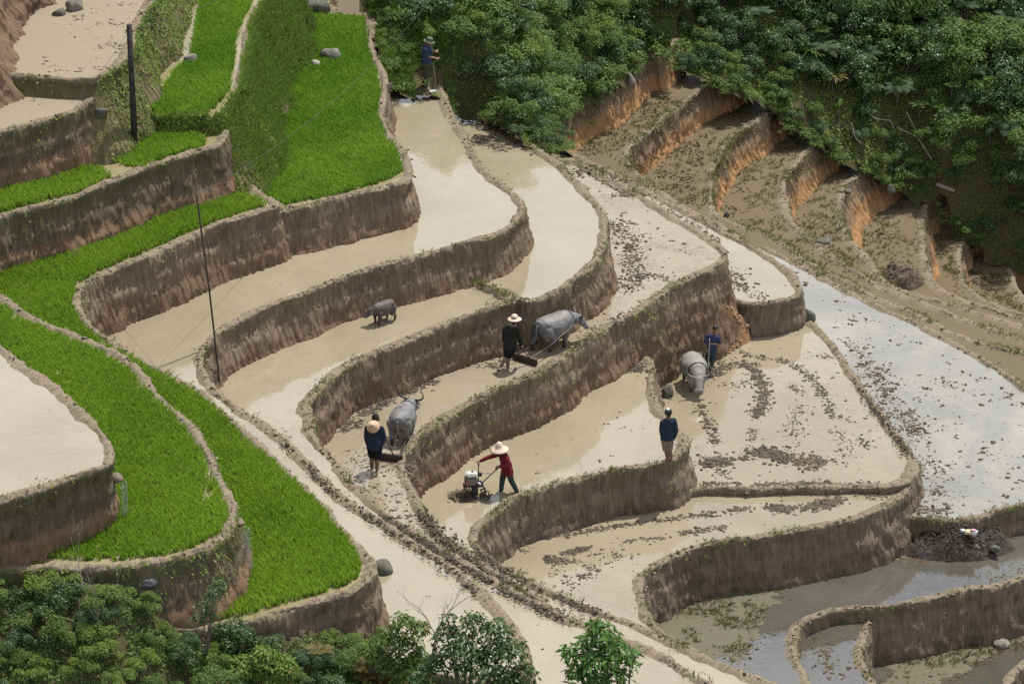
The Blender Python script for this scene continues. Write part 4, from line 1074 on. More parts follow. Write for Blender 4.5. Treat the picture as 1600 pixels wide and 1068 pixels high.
def leafy_tree(name, label, base_xy, lobes_px, leaves, mat, lo, hi, width, r0=0.05, droop=0.3):
    bx, by = base_xy
    base = np.array([bx, by, front_z(bx, by) - 0.1])
    lob = []
    for px, py, rp_, dy in lobes_px:
        c = PY(px, py, by + dy) - base
        lob.append((c[0], c[1], c[2], rp_ / 61.0))
    r = thing(name, base, label, 'tree' if 'tree' in name else 'shrub')
    add('crown', crown_mesh(name + '_crown', lob, leaves, mat, lo, hi, width, droop, 0.55), r)
    add('trunk', stems(name + '_trunk', [l[:3] for l in lob], r0, BARK, (0, 0, 0)), r)

leafy_tree('broadleaf_tree', 'bright glossy green tree rising alone at the bottom edge', (2.25, -27.2), [(940, 992, 20, 0), (920, 1008, 17, 0.2), (960, 1012, 16, -0.1), (900, 1030, 15, 0.1), (935, 1035, 24, -0.2), (975, 1040, 16, 0.2), (985, 1026, 12, 0), (905, 1055, 18, 0), (950, 1065, 26, 0), (900, 1090, 22, 0), (890, 1015, 9, 0.1), (930, 978, 11, 0)], 1500, LEAF[4], 0.13, 0.22, 0.36, 0.045)
leafy_tree('broadleaf_tree', 'large dark green round leafy tree at the foreground centre', (-0.9, -26.6), [(700, 1000, 22, 0), (740, 978, 20, 0.1), (775, 990, 21, 0), (725, 1020, 26, -0.2), (780, 1025, 27, -0.1), (808, 1015, 15, 0.2), (690, 1040, 24, 0), (750, 1052, 30, -0.3), (815, 1055, 20, 0), (700, 968, 10, 0.1), (660, 1060, 20, 0), (790, 1075, 25, -0.2)], 2900, LEAF[3], 0.10, 0.17, 0.38, 0.05)
leafy_tree('broadleaf_tree', 'pale green leafy tree left of the dark foreground tree', (-3.0, -25.6), [(630, 975, 17, 0), (655, 985, 16, 0), (610, 1000, 20, 0), (640, 1015, 20, 0.1), (595, 1030, 18, 0), (660, 1035, 16, 0), (620, 1050, 22, -0.1)], 1900, LEAF[0], 0.08, 0.14, 0.42, 0.035)
leafy_tree('sapling_tree', 'slender sapling with bluish leaf clumps below the lower rice rim', (-6.1, -26.5), [(342, 915, 10, 0), (335, 932, 10, 0), (318, 950, 11, 0), (328, 962, 10, 0), (308, 972, 11, 0), (345, 925, 7, 0)], 420, LEAF[2], 0.07, 0.12, 0.45, 0.02)
leafy_tree('broadleaf_shrub', 'yellow green shrub at the bottom edge below the lower rice', (-5.6, -26.6), [(410, 1030, 20, 0), (440, 1045, 22, 0), (380, 1045, 20, 0), (420, 1065, 24, 0)], 1500, LEAF[1], 0.07, 0.12, 0.5, 0.02)

def branches(root, direction, length, r, depth, out, spread=0.6):
    n = 6
    p = [np.array(root, float)]
    d = unit(np.array(direction, float))
    for k in range(n):
        d = unit(d + rng.normal(size=3) * 0.13)
        p.append(p[-1] + d * length / n)
    out.append(tube_mesh(p, np.linspace(r, r * 0.55, n + 1), 6))
    if depth > 0:
        for k in range(3):
            i = rng.integers(2, n + 1)
            dd = unit(d + rng.normal(size=3) * spread * 0.75 + np.array([0, 0, 0.45]))
            branches(p[i], dd, length * (0.45 + 0.25 * rng.random()), r * 0.5, depth - 1, out, spread)

def bare_tree(label, base_px, y, height_px, r, lean=(0, 0, 1), depth=3, mat=DEADWOOD):
    b = PY(*base_px, y)
    out = []
    branches((0, 0, 0), lean, height_px / 61 / CP * 0.6, r, depth, out)
    v, f = joinm(out)
    t = thing('bare_sapling', b, label, 'dead tree')
    add('trunk', mesh_from('bare_trunk', out[0][0], out[0][1], mat), t)
    v, f = joinm(out[1:])
    add('branch', mesh_from('bare_branches', v, f, mat), t)

bare_tree('dead bare sapling with forked twigs above the dark foreground tree', (667, 1050), -26.0, 150, 0.022, (0, 0, 1))
bare_tree('leafless grey sapling in front of the inner rice rim', (180, 1055), -26.9, 170, 0.020, (0.03, 0, 1))
bare_tree('crooked bare shrub beside the leafless grey sapling', (150, 1020), -26.8, 80, 0.012, (-0.25, 0, 1), 2)

for k, (px, py) in enumerate([(575, 985), (600, 975), (560, 1005), (640, 1030), (655, 990), (610, 1045), (585, 1060), (680, 1062), (500, 1010)]):
    p = PY(px, py, -25.6 + 0.05 * k)
    q = (p[0], -25.6, front_z(p[0], -25.6) + 0.25)
    t = thing('dry_fern', q, 'rusty yellow dry fern among the foreground shrubs', 'fern', 'rusty ferns in the foreground', k * 1.3, 0.7)
    add('fronds', bpy.data.meshes['rusty_fronds'] if k else fern_mesh('rusty_fronds', 13, 0.6, LEAF[5], 0.7), t)
    add('stem', FERN_STEM, t)

def edge_plants(px_pts, label, group, sc0, n, back=0.0):
    w, _ = smooth_path([P(a, b, z) for a, b, z in px_pts], 0.05)
    for k in range(n):
        p = w[rng.integers(0, len(w))] + [0.12 * rng.normal(), 0.12 * rng.normal() + back, -0.12]
        sc = sc0 * (0.6 + 0.8 * rng.random())
        kk_ = rng.integers(0, 9)
        stuff_shrub(p, sc)
edge_plants([(1012, 88, -0.1), (1050, 102, -0.6), (1110, 127, -0.85), (1155, 142, -1.15), (1205, 167, -1.95), (1240, 205, -2.7), (1280, 222, -3.1)], 'low shrub fringing the first orange banks', 'fringe shrubs above the weedy terraces', 0.5, 30)
edge_plants([(1280, 222, -3.1), (1310, 245, -3.7), (1353, 263, -4.15), (1400, 288, -4.8), (1453, 309, -5.4), (1490, 345, -6.2), (1510, 361, -6.55), (1550, 397, -7.3), (1600, 416, -7.75)], 'low shrub fringing the lower weedy terraces', 'fringe shrubs above the weedy terraces', 0.5, 36)
edge_plants([(872, 205, 0.12), (872, 187, 0.15), (910, 160, 0.15), (947, 142, 0.15), (973, 121, 0.15), (1000, 92, 0.15)], 'low shrub overhanging the orange bank below the mound', 'fringe shrubs of the mound', 0.42, 22, 0.2)
edge_plants([(722, 168, 2.75), (750, 171, 2.72), (781, 190, 2.72), (815, 212, 2.72), (846, 236, 2.6), (868, 236, 1.4), (884, 232, 0.1)], 'low shrub at the lower edge of the mound', 'fringe shrubs of the mound', 0.38, 24, 0.25)
edge_plants([(600, 100, 4.5), (610, 125, 4.25), (622, 138, 3.9), (630, 130, 4.0)], 'low plant left of the man with the hoe', 'fringe shrubs of the mound', 0.26, 14, 0.1)

vs, fs = joinm([(a, b) for a, b, _ in STUFFED])
add('scrub', mesh_from('scrub', vs, fs, LEAF[0], rnd=np.concatenate([c for *_, c in STUFFED])), label='low scrub fringing the mound and the forest edge', cat='scrub', kind='stuff')

def long_leaf_mesh(name, n, length, width, mat, upright):
    vs, fs, rs = [], [], []
    for k in range(n):
        an, el, ln = rng.random() * 6.28, upright + 0.4 * rng.random(), length * (0.6 + 0.6 * rng.random())
        d = np.array([np.cos(an), np.sin(an), 0])
        s_ = np.array([-d[1], d[0], 0])
        t = np.linspace(0, 1, 6)
        c = d[None] * (ln * t * np.cos(el))[:, None] + np.array([0, 0, 1.0]) * (ln * (t * np.sin(el) - 0.35 * t ** 2))[:, None]
        w = width * np.sin(np.pi * np.clip(t, 0.06, 0.97)) ** 0.7 * 0.5
        vv = np.vstack([c - s_ * w[:, None], c + s_ * w[:, None]])
        i = np.arange(5)
        fs.append(np.stack([i, i + 1, i + 7, i + 6], 1) + 12 * k)
        vs.append(vv)
        rs.append(np.full(12, rng.random()))
    return mesh_from(name, np.vstack(vs), np.vstack(fs), mat, rnd=np.concatenate(rs))

def forest_at(px, py):
    """walk along the view ray until it meets the forest slope"""
    for y in np.arange(8, 45, 0.1):
        p = PY(px, py, y)
        if p[2] < FOREST[0](p[None, :2])[0]:
            return p
    return p

for px, py, lab, mat, up, ln in ((1265, 75, 'pale bladed bamboo like clump high on the forest slope', LEAF[1], 0.5, 0.75), (1325, 45, 'yellow green long leaved clump beside the bamboo like clump', LEAF[1], 0.6, 0.7), (1300, 110, 'drooping straw coloured blades below the bamboo like clump', LEAF[5], 0.3, 0.6)):
    p = forest_at(px, py + 15)
    t = thing('bamboo_clump', p + [0, -0.3, 0.25], lab, 'bamboo')
    add('leaves', long_leaf_mesh('bamboo_leaves', 90, ln, 0.05, mat, up), t)
    add('stem', FERN_STEM, t)
for k, (px, py) in enumerate([(1400, 135), (1425, 128), (1455, 155), (1462, 165), (1310, 160), (1545, 190)]):
    p = forest_at(px, py + 10)
    t = thing('broad_leaf_plant', p + [0, -0.35, 0.15], 'bright upright broad leaved plant on the forest slope', 'plant', 'bright broad leaved plants on the forest slope', k * 1.1, 0.9)
    add('leaves', bpy.data.meshes['broad_leaves'] if k else long_leaf_mesh('broad_leaves', 9, 0.55, 0.10, LEAF[4], 0.9), t)
    add('stem', FERN_STEM, t)

def stick(name, pts, r, mat, label, cat, group=None):
    v, f = tube_mesh(smooth_path(pts, 0.08)[0], r, 8)
    return add(name, mesh_from(name, v, f, mat), label=label, cat=cat, group=group)

for pts, lab in (([(1345, 175), (1365, 195), (1390, 200), (1395, 215)], 'longest fallen dead branch on the forest slope'), ([(1330, 205), (1335, 225), (1345, 235)], 'short forked dead branch above the weedy terraces'), ([(1415, 185), (1430, 215), (1440, 228)], 'straight pale dead branch leaning on the forest slope'), ([(1400, 210), (1430, 225), (1445, 245), (1460, 270)], 'lowest fallen dead branch on the forest slope')):
    stick('fallen_branch', [forest_at(*q) + [0, -0.15, 0.3] for q in pts], 0.022, DEADWOOD, lab, 'branch')
stick('log', [forest_at(1462, 294) + [0, -0.1, 0.18], forest_at(1490, 303) + [0, -0.1, 0.15]], 0.075, DEADWOOD, 'pale sawn log lying at the edge of the forest slope', 'log')
stick('log', [PY(648, 56, 11.5), PY(672, 66, 10.9)], 0.06, DEADWOOD, 'pale log behind the man with the hoe', 'log')

# brush pile on the mound
parts = []
for k in range(170):
    px, py = 700 + 80 * rng.random(), 0
    c = PY(715 + 60 * rng.random(), 100 + 70 * rng.random() + 0.3 * (k % 20), 10.2 + 0.8 * rng.random())
    d = unit(rng.normal(size=3) * [1, 1, 0.5]) * (0.15 + 0.3 * rng.random())
    parts.append(tube_mesh([c - d, c + rng.normal(size=3) * 0.03, c + d], 0.010, 4))
v, f = joinm(parts)
add('brush_pile', mesh_from('brush_pile', v, f, m_plain('dry_purple_brush', (0.16, 0.115, 0.10), 0.9, 0.1)), label='pile of dry brown brush on the mound right of the man with the hoe', cat='brush pile')

# ------------------------------------------------------------------ boulders
def rock(px, py, z, wpx, hpx, label, mat, sink=0.3, group=None, name='boulder', turn=0.0):
    p = P(px, py, z)
    k = FPX / ((p - CAM) @ np.array([0, CP, -SP]))
    w, h = wpx / k, hpx / k / 0.98
    v, f = ico(3)
    sd = int(px * 7 + py * 13) % 1000
    d = 1 + 0.55 * fbm(v[:, 0] * 1.3 + sd, v[:, 1] * 1.3 + v[:, 2] * 2.1, sd, 4)
    v = v * d[:, None]
    rr = np.random.default_rng(sd)
    for _ in range(11):
        dd = unit(rr.normal(size=3))
        c = 0.55 + 0.3 * rr.random()
        ex = np.clip(v @ dd - c, 0, None)
        v = v - ex[:, None] * dd * 0.9
    v = v * 1.15 * np.array([w / 2, w / 2.4, h / 2])
    v = v + 0.04 * w * fbm(v[:, 0] * 9 / w, v[:, 2] * 9 / w + v[:, 1] * 5 / w, sd + 5, 3)[:, None]
    add(name, mesh_from(name, v, f, mat, smooth=False), loc=p + [0, 0, h * (0.5 - sink)], rot=(0, turn, 0.4), label=label, cat='boulder', group=group)

def m_rock(name, a, b, c3):
    t = NT(name)
    oc = t.n('TexCoord').outputs['Object']
    f = t.noise(5.0, 7, 0.65, oc)
    g = t.noise(22.0, 5, 0.7, oc)
    c = t.mix(t.ramp(f, [(0.35, 0.0), (0.62, 1.0)]), a, b)
    c = t.mix(t.ramp(g, [(0.5, 0.0), (0.72, 1.0)]), c, c3)
    return t.done(t.bsdf(c, 0.85, 0.2, t.bump(f, 0.7, 0.05)))
RGREY = m_rock('grey_lichen_rock', (0.13, 0.122, 0.105), (0.24, 0.225, 0.195), (0.075, 0.075, 0.06))
RBROWN = m_rock('mud_stained_rock', (0.135, 0.108, 0.08), (0.20, 0.165, 0.125), (0.085, 0.07, 0.05))
RDARK = m_rock('dark_wet_rock', (0.075, 0.075, 0.062), (0.13, 0.125, 0.105), (0.06, 0.075, 0.04))
RPALE = m_rock('pale_rock', (0.24, 0.22, 0.19), (0.36, 0.33, 0.29), (0.15, 0.14, 0.12))
rock(518, 94, 4.85, 38, 32, 'largest grey boulder in the upper rice paddy', RGREY)
rock(494, 107, 4.85, 22, 20, 'small pale boulder beside the largest one in the rice', RPALE)
rock(481, 70, 4.95, 15, 14, 'small dark rock at the foot of the grassy bank', RDARK)
rock(490, 18, 4.9, 56, 34, 'long dark boulder at the top end of the rice paddy', RDARK)
rock(300, 101, 6.95, 24, 24, 'grey boulder at the edge of the upper rice strip', RGREY)
rock(156, 180, 7.65, 30, 20, 'dark block of rock below the drying paddies', RDARK)
rock(166, 196, 7.2, 34, 18, 'slanting slab of rock left of the utility pole', RGREY, turn=0.5)
rock(179, 186, 7.4, 16, 10, 'small dark stone between the slab and the utility pole', RDARK)
rock(92, 24, 8.48, 20, 16, 'dark rock lodged in the eroded slope', RDARK)
rock(118, 16, 8.48, 26, 30, 'grey block at the top of the drying paddy', RGREY)
rock(597, 890, 3.7, 38, 24, 'dark boulder standing in the muddy water beside the lower rice', RDARK)
rock(182, 748, 7.5, 22, 13, 'mud stained ledge stone under the rim of the white paddy', RBROWN)
rock(120, 812, 6.9, 26, 12, 'grey stone stuck in the bank of the white paddy', RGREY)
rock(374, 818, 6.35, 22, 12, 'mud stained ledge stone beside the trickle above the lower rice', RBROWN)
rock(1043, 618, -1.05, 20, 28, 'round dark boulder between the buffalo and the bund', RDARK)
rock(1262, 500, -1.05, 26, 30, 'dark boulder at the corner below the narrow paddy', RDARK)
rock(1566, 1008, -3.95, 28, 13, 'flat grey stone in the weedy corner paddy', RGREY)
rock(1325, 302, -3.3, 12, 10, 'dark stone on the third weedy terrace', RDARK)
rock(1392, 300, -4.4, 13, 16, 'dark hollow stone at the end of the fourth weedy terrace', RDARK)
rock(1288, 378, -3.3, 26, 10, 'broken lump of earth on the third weedy terrace', RDARK)
rock(1135, 338, -2.2, 10, 12, 'small dark stone at the foot of the second orange bank', RDARK)
rock(985, 130, 0.1, 16, 24, 'grey stone set in the orange bank below the mound', RGREY)

# trickles of water falling over the two lower left rims
WHITE = NT('falling_water')
wt = WHITE.n('BsdfPrincipled')
wt.inputs['Base Color'].default_value = (0.42, 0.45, 0.44, 1)
wt.inputs['Roughness'].default_value = 0.12
FALL = WHITE.done(wt)
for pts, lab in (([(191, 748, 7.5), (194, 768, 7.15), (195, 800, 6.6)], 'thin white trickle falling below the ledge stone of the white paddy'), ([(384, 818, 6.35), (389, 845, 5.8), (391, 890, 5.18)], 'thin white trickle falling onto the lower rice')):
    c = [P(*pts[0])]
    for a in pts[1:]:
        q = P(*a)
        c.append(np.array([q[0], c[0][1] - 0.02, a[2]]))
    parts = []
    for k in range(13):
        w, _ = smooth_path(np.array(c) + [0.045 * rng.normal(), 0.03 * rng.normal(), -0.12 * rng.random()], 0.04)
        w = w + rng.normal(size=w.shape) * 0.01
        w = w[rng.integers(0, 3):len(w) - rng.integers(0, 6)]
        parts.append(tube_mesh(w, 0.003, 5 + 1))
    v, f = joinm(parts)
    add('trickle', mesh_from('trickle', v, f, FALL), label=lab, cat='waterfall')

# ------------------------------------------------------------------ heaps
def heap(label, base, w, d, h, n, col, nrock):
    t = thing('manure_heap', base, label, 'heap')
    gx, gy = np.meshgrid(np.linspace(-1, 1, 34), np.linspace(-1, 1, 26))
    r = np.sqrt(gx ** 2 + gy ** 2)
    zz = h * np.clip(1 - r ** 2.6, -0.15, 1) * (0.75 + 2.0 * fbm(gx * 2.6 + n, gy * 2.6, 811, 4)) + 0.16 * fbm(gx * 9, gy * 9, 813, 3)
    idx = np.arange(gx.size).reshape(gx.shape)
    f = np.stack([idx[:-1, :-1].ravel(), idx[:-1, 1:].ravel(), idx[1:, 1:].ravel(), idx[1:, :-1].ravel()], 1)
    sm = m_soil('heap_%s' % n, col, tuple(c * 1.6 for c in col), tuple(c * 0.55 for c in col))
    add('mound', mesh_from('heap_mound', np.column_stack([gx.ravel() * w, gy.ravel() * d, zz.ravel()]), f, sm), t)
    p = np.column_stack([rng.normal(size=n) * 0.4, rng.normal(size=n) * 0.4])
    p = p[np.sum(p ** 2, 1) < 0.9]
    i = np.clip(((p[:, 0] + 1) / 2 * 33).astype(int), 0, 33)
    j = np.clip(((p[:, 1] + 1) / 2 * 25).astype(int), 0, 25)
    q = np.column_stack([p[:, 0] * w, p[:, 1] * d, zz[j, i] + 0.02])
    dd = unit(rng.normal(size=q.shape) * [1, 1, 0.35]) * (0.06 + 0.12 * rng.random((len(q), 1)))
    sdv = unit(np.cross(dd, [0, 0, 1.0])) * 0.008
    v = np.stack([q - dd - sdv, q - dd + sdv, q + dd + sdv + [0, 0, 0.01], q + dd - sdv + [0, 0, 0.01]], 1).reshape(-1, 3)
    so = add('straw', mesh_from('heap_straw', v, np.arange(len(v)).reshape(-1, 4), m_plain('heap_straw_%s' % n, tuple(c * 1.7 for c in col), 0.8, 0.2)), t)
    so['kind'] = 'stuff'
    for k in range(nrock):
        rv, rf = ico(2)
        rv = rv * (1 + 0.5 * (rng.random((len(rv), 1)) - 0.5)) * np.array([0.20, 0.13, 0.10]) * (0.3 + 0.7 * rng.random())
        a = rng.normal() * 0.4
        add('stone', mesh_from('heap_stone', rv, rf, RDARK, smooth=False), t, loc=(w * (0.05 + 0.3 * rng.normal()), -d * (0.35 + 0.3 * rng.random()), 0.12 + 0.15 * rng.random()), rot=(a, a, a * 3))

heap('large dark heap of manure, straw and stones against the right hand bank', P(1490, 866, -2.55) + [0, 0.45, 0], 1.6, 0.85, 0.52, 1500, (0.040, 0.034, 0.030), 26)
heap('smaller dark straw heap on the weedy terraces at right', P(1408, 440, -5.7), 0.72, 0.75, 0.55, 500, (0.075, 0.058, 0.045), 3)
sl_ = thing('earth_slump', P(1075, 568, -1.05) + [0, 0.55, -0.05], 'rough slump of orange earth at the foot of the bank behind the boy', 'earth slump')
gx, gy = np.meshgrid(np.linspace(-1, 1, 60), np.linspace(-1, 1, 40))
zz = 1.75 * np.clip(0.5 + 0.5 * gy, 0, 1) ** 1.15 * np.clip(1 - np.abs(gx) ** 3, 0, 1) * (0.75 + 1.1 * fbm(gx * 2.5 + 3, gy * 1.4, 821, 4)) + 0.22 * fbm(gx * 9, gy * 6, 823, 4) - 0.08
idx = np.arange(gx.size).reshape(gx.shape)
f = np.stack([idx[:-1, :-1].ravel(), idx[:-1, 1:].ravel(), idx[1:, 1:].ravel(), idx[1:, :-1].ravel()], 1)
sp3 = np.column_stack([gx.ravel() * 1.55 + 0.35 * gy.ravel(), gy.ravel() * 0.62 + 0.45 * gx.ravel(), zz.ravel()])
add('slope', mesh_from('slump_slope', sp3, f, m_soil('orange_slump_earth', (0.30, 0.18, 0.095), (0.19, 0.135, 0.09), (0.36, 0.215, 0.11))), sl_)
v0, f0 = ICO0
pk = sp3[rng.integers(0, len(sp3), 420)]
sz = 0.02 + 0.06 * rng.random((420, 1, 1)) ** 2
cv = (v0[None] * (1 + 0.5 * (rng.random((420, 12 if len(v0) == 12 else len(v0), 1)) - 0.5)) * sz + pk[:, None, :]).reshape(-1, 3)
co = add('rubble', mesh_from('slump_rubble', cv, (f0[None] + (np.arange(420) * len(v0))[:, None, None]).reshape(-1, 3), bpy.data.materials['orange_slump_earth'], smooth=False), sl_)
co['kind'] = 'stuff'
heap('low heap of churned mud beside the tiller', P(722, 776, 0.0), 0.36, 0.30, 0.08, 160, (0.07, 0.056, 0.04), 0)

def crumple(name, p, size, mat, label, cat, parent=None, sd=1):
    v, f = ico(3)
    v = v * (1 + 0.8 * fbm(v[:, 0] * 2.3 + sd, v[:, 1] * 2.3 + v[:, 2] * 1.7, 900 + sd, 3))[:, None] * np.array(size)
    return add(name, mesh_from(name, v, f, mat, smooth=False), parent=parent, loc=p, label=label, cat=cat)

pb_ = P(1512, 834, -2.0)
bag = thing('plastic_bag', pb_, 'discarded white and yellow plastic bag on the manure heap', 'plastic bag')
crumple('bag_body', (0, 0, 0.05), (0.12, 0.09, 0.07), m_plain('yellowed_plastic', (0.50, 0.42, 0.26), 0.4, 0.5), None, None, bag, 2)
crumple('bag_flap', (0.15, -0.02, 0.06), (0.10, 0.08, 0.09), m_plain('white_plastic', (0.58, 0.57, 0.56), 0.35, 0.5), None, None, bag, 3)
crumple('bag_flap', (-0.13, 0.0, 0.10), (0.07, 0.05, 0.05), MATS['white_plastic'], None, None, bag, 4)
crumple('bag_print', (0.13, -0.03, 0.13), (0.07, 0.05, 0.03), m_plain('pink_plastic', (0.62, 0.28, 0.33), 0.4, 0.5), None, None, bag, 5)

t_ = NT('striped_cloth')
wv_ = t_.n('TexWave', bands_direction='Z')
wv_.inputs['Scale'].default_value = 6.0
wv_.inputs['Distortion'].default_value = 3.0
STRIPE = t_.done(t_.bsdf(t_.mix(t_.ramp(wv_.outputs['Fac'], [(0.6, 0.0), (0.8, 1.0)]), (0.015, 0.015, 0.018), (0.13, 0.13, 0.135)), 0.7, 0.2))
crumple('sack', PY(233, 912, -26.2), (0.19, 0.10, 0.10), STRIPE, 'crumpled black and grey striped sack under the inner rice rim', 'sack', None, 6)

# ------------------------------------------------------------------ poles and wires
POLE = m_plain('weathered_dark_pole', (0.045, 0.04, 0.036), 0.9, 0.1, 0.4, 6)
b = P(211, 234, 6.55)
ht = (234 - 46) / (FPX / ((b - CAM) @ np.array([0, CP, -SP])) * CP)
up_ = thing('utility_pole', b, 'thick dark wooden utility pole standing in the upper left rice', 'utility pole')
v, f = tube_mesh([(0, 0, -0.4), (0, 0, ht * 0.5), (-0.01, 0, ht)], [0.085, 0.078, 0.07], 12)
add('shaft', mesh_from('pole_shaft', v, f, POLE), up_)
v, f = tube_mesh([(-0.12, 0, ht - 0.16), (0.12, 0, ht - 0.16)], 0.022, 8)
add('bracket', mesh_from('pole_bracket', v, f, m_plain('rusty_iron', (0.10, 0.07, 0.055), 0.7, 0.4)), up_)
b2 = P(345, 603, 2.6)
k2 = FPX / ((b2 - CAM) @ np.array([0, CP, -SP]))
top2 = np.array([b2[0] + (318 - 345) / k2, b2[1], b2[2] + (603 - 309) / (k2 * CP)])
stick('bamboo_pole', [b2 + [0, 0, -0.3], b2 * 0.5 + top2 * 0.5 + [0.015, 0, 0], top2], 0.024, m_plain('dark_bamboo', (0.055, 0.045, 0.038), 0.6, 0.3), 'tall thin leaning bamboo pole below the left rice bank', 'pole')

def wire(a, b, sag, label):
    t = np.linspace(0, 1, 40)[:, None]
    p = a * (1 - t) + b * t - np.array([0, 0, 1]) * sag * 4 * t * (1 - t)
    v, f = tube_mesh(p, 0.0045, 6)
    add('power_line', mesh_from('power_line', v, f, m_plain('grey_cable', (0.07, 0.072, 0.075), 0.7, 0.2)), label=label, cat='power line')
ptop = b + [0, 0, ht - 0.14]
wire(top2, PY(720, -60, 13.0), 0.75, 'thin wire from the bamboo pole up across the large rice paddy')
wire(top2, PY(120, 480, -5.0), 0.15, 'thin wire from the bamboo pole down to the left')
wire(ptop, PY(430, -60, 14.0), 0.3, 'thin wire from the utility pole up to the right')
wire(ptop, PY(-60, 380, -6.0), 0.25, 'thin wire from the utility pole down to the left edge')

# ------------------------------------------------------------------ soft bodies: one continuous skin from limbs and lofts
def cone(p0, p1, r0, r1, seg=12):
    p0, p1 = np.array(p0, float), np.array(p1, float)
    d = p1 - p0
    ln = np.linalg.norm(d) + 1e-6
    d = d / ln
    path, rad = [], []
    for a in (-0.98, -0.7, -0.35, 0.0):
        path.append(p0 + d * r0 * a)
        rad.append(r0 * math.sqrt(max(0.0, 1 - a * a)))
    for a in (0.0, 0.35, 0.7, 0.98):
        path.append(p1 + d * r1 * a)
        rad.append(r1 * math.sqrt(max(0.0, 1 - a * a)))
    return tube_mesh(path, rad, seg)

def limb(pts, rad):
    return [cone(pts[i], pts[i + 1], rad[i], rad[i + 1]) for i in range(len(pts) - 1)]

def loft(sections, lat, seg=18):
    """sections: (centre, r along lat, r across, axis across)"""
    lat = unit(np.array(lat, float))
    rings = []
    th = np.linspace(0, 2 * np.pi, seg, endpoint=False)
    for c, rx, ry, ax in sections:
        ax = unit(np.array(ax, float))
        rings.append(np.array(c, float)[None] + np.cos(th)[:, None] * lat * rx + np.sin(th)[:, None] * ax * ry)
    v = np.vstack(rings + [np.array([sections[0][0]]), np.array([sections[-1][0]])])
    m = len(sections)
    idx = np.arange(m * seg).reshape(m, seg)
    nx = np.roll(idx, -1, 1)
    f = [np.stack([idx[:-1].ravel(), nx[:-1].ravel(), nx[1:].ravel(), idx[1:].ravel()], 1)]
    e = []
    for k in range(0, seg, 2):
        e.append([m * seg, idx[0][(k + 2) % seg], idx[0][(k + 1) % seg], idx[0][k]])
        e.append([m * seg + 1, idx[-1][k], idx[-1][(k + 1) % seg], idx[-1][(k + 2) % seg]])
    return v, np.vstack(f + [np.array(e)])

def ball(c, r, sub=2):
    v, f = ico(sub)
    v = v * np.array(r) + np.array(c)
    return v, np.column_stack([f, f[:, 2]])[:, :4], f

def soft(name, parts, mat, voxel=0.012, smooth=3, parent=None):
    """fuse closed parts into one continuous skin"""
    import bmesh
    bm = bmesh.new()
    for p in parts:
        v = p[0]
        fs = p[2] if len(p) == 3 else p[1]
        bv = [bm.verts.new(x) for x in v]
        for q in fs:
            try:
                bm.faces.new([bv[i] for i in q])
            except ValueError:
                pass
    bmesh.ops.recalc_face_normals(bm, faces=bm.faces)
    me = bpy.data.meshes.new(name + '_raw')
    bm.to_mesh(me)
    bm.free()
    o = bpy.data.objects.new(name, me)
    COL.objects.link(o)
    r = o.modifiers.new('r', 'REMESH')
    r.mode = 'VOXEL'
    r.voxel_size = voxel
    if smooth:
        sm = o.modifiers.new('s', 'SMOOTH')
        sm.iterations = smooth
        sm.factor = 0.5
    dg = bpy.context.evaluated_depsgraph_get()
    out = bpy.data.meshes.new_from_object(o.evaluated_get(dg))
    out.name = name
    bpy.data.objects.remove(o)
    bpy.data.meshes.remove(me)
    out.materials.clear()
    out.materials.append(mat)
    out.polygons.foreach_set('use_smooth', np.ones(len(out.polygons), bool))
    return add(name, out, parent)

def lathe(name, prof, mat, c, axis, parent, seg=28, wob=0.0):
    axis = unit(np.array(axis, float))
    ref = np.array([1.0, 0, 0]) if abs(axis[0]) < 0.9 else np.array([0, 1.0, 0])
    a = unit(np.cross(axis, ref))
    b = np.cross(axis, a)
    th = np.linspace(0, 2 * np.pi, seg, endpoint=False)
    v = np.vstack([np.array(c) + axis * (h + wob * (np.sin(3 * th) * r)[:, None]) + r * (np.cos(th)[:, None] * a + np.sin(th)[:, None] * b) for r, h in prof])
    m = len(prof)
    idx = np.arange(m * seg).reshape(m, seg)
    nx = np.roll(idx, -1, 1)
    f = np.stack([idx[:-1].ravel(), nx[:-1].ravel(), nx[1:].ravel(), idx[1:].ravel()], 1)
    return add(name, mesh_from(name, v, f, mat), parent)

SKIN = m_plain('brown_skin', (0.21, 0.115, 0.075), 0.55, 0.35, 0.12, 8)
MUDSKIN = m_plain('muddy_skin', (0.17, 0.11, 0.075), 0.6, 0.35, 0.3, 8)
HAIR = m_plain('black_hair', (0.012, 0.011, 0.011), 0.5, 0.4, 0.2, 40)
EYE = m_plain('dark_eye', (0.01, 0.008, 0.007), 0.2, 0.6, 0.0, 5)
STRAW = m_plain('straw_hat_weave', (0.46, 0.34, 0.22), 0.8, 0.2, 0.18, 30)
STRAWP = m_plain('pale_straw_weave', (0.58, 0.46, 0.36), 0.8, 0.2, 0.15, 30)

def cloth(name, col, var=0.25):
    if name in MATS:
        return MATS[name]
    t = NT(name)
    oc = t.n('TexCoord').outputs['Object']
    f = t.noise(7.0, 5, 0.6, oc)
    w = t.noise(14.0, 4, 0.6, t.mapped(oc, (1, 1, 0.35)), 1.2)
    c = t.mix(t.ramp(f, [(0.3, 0.0), (0.7, 1.0)]), tuple(x * (1 - var) for x in col), tuple(x * (1 + var) for x in col))
    MATS[name] = t.done(t.bsdf(c, 0.9, 0.1, t.bump(w, 0.9, 0.06)))
    return MATS[name]

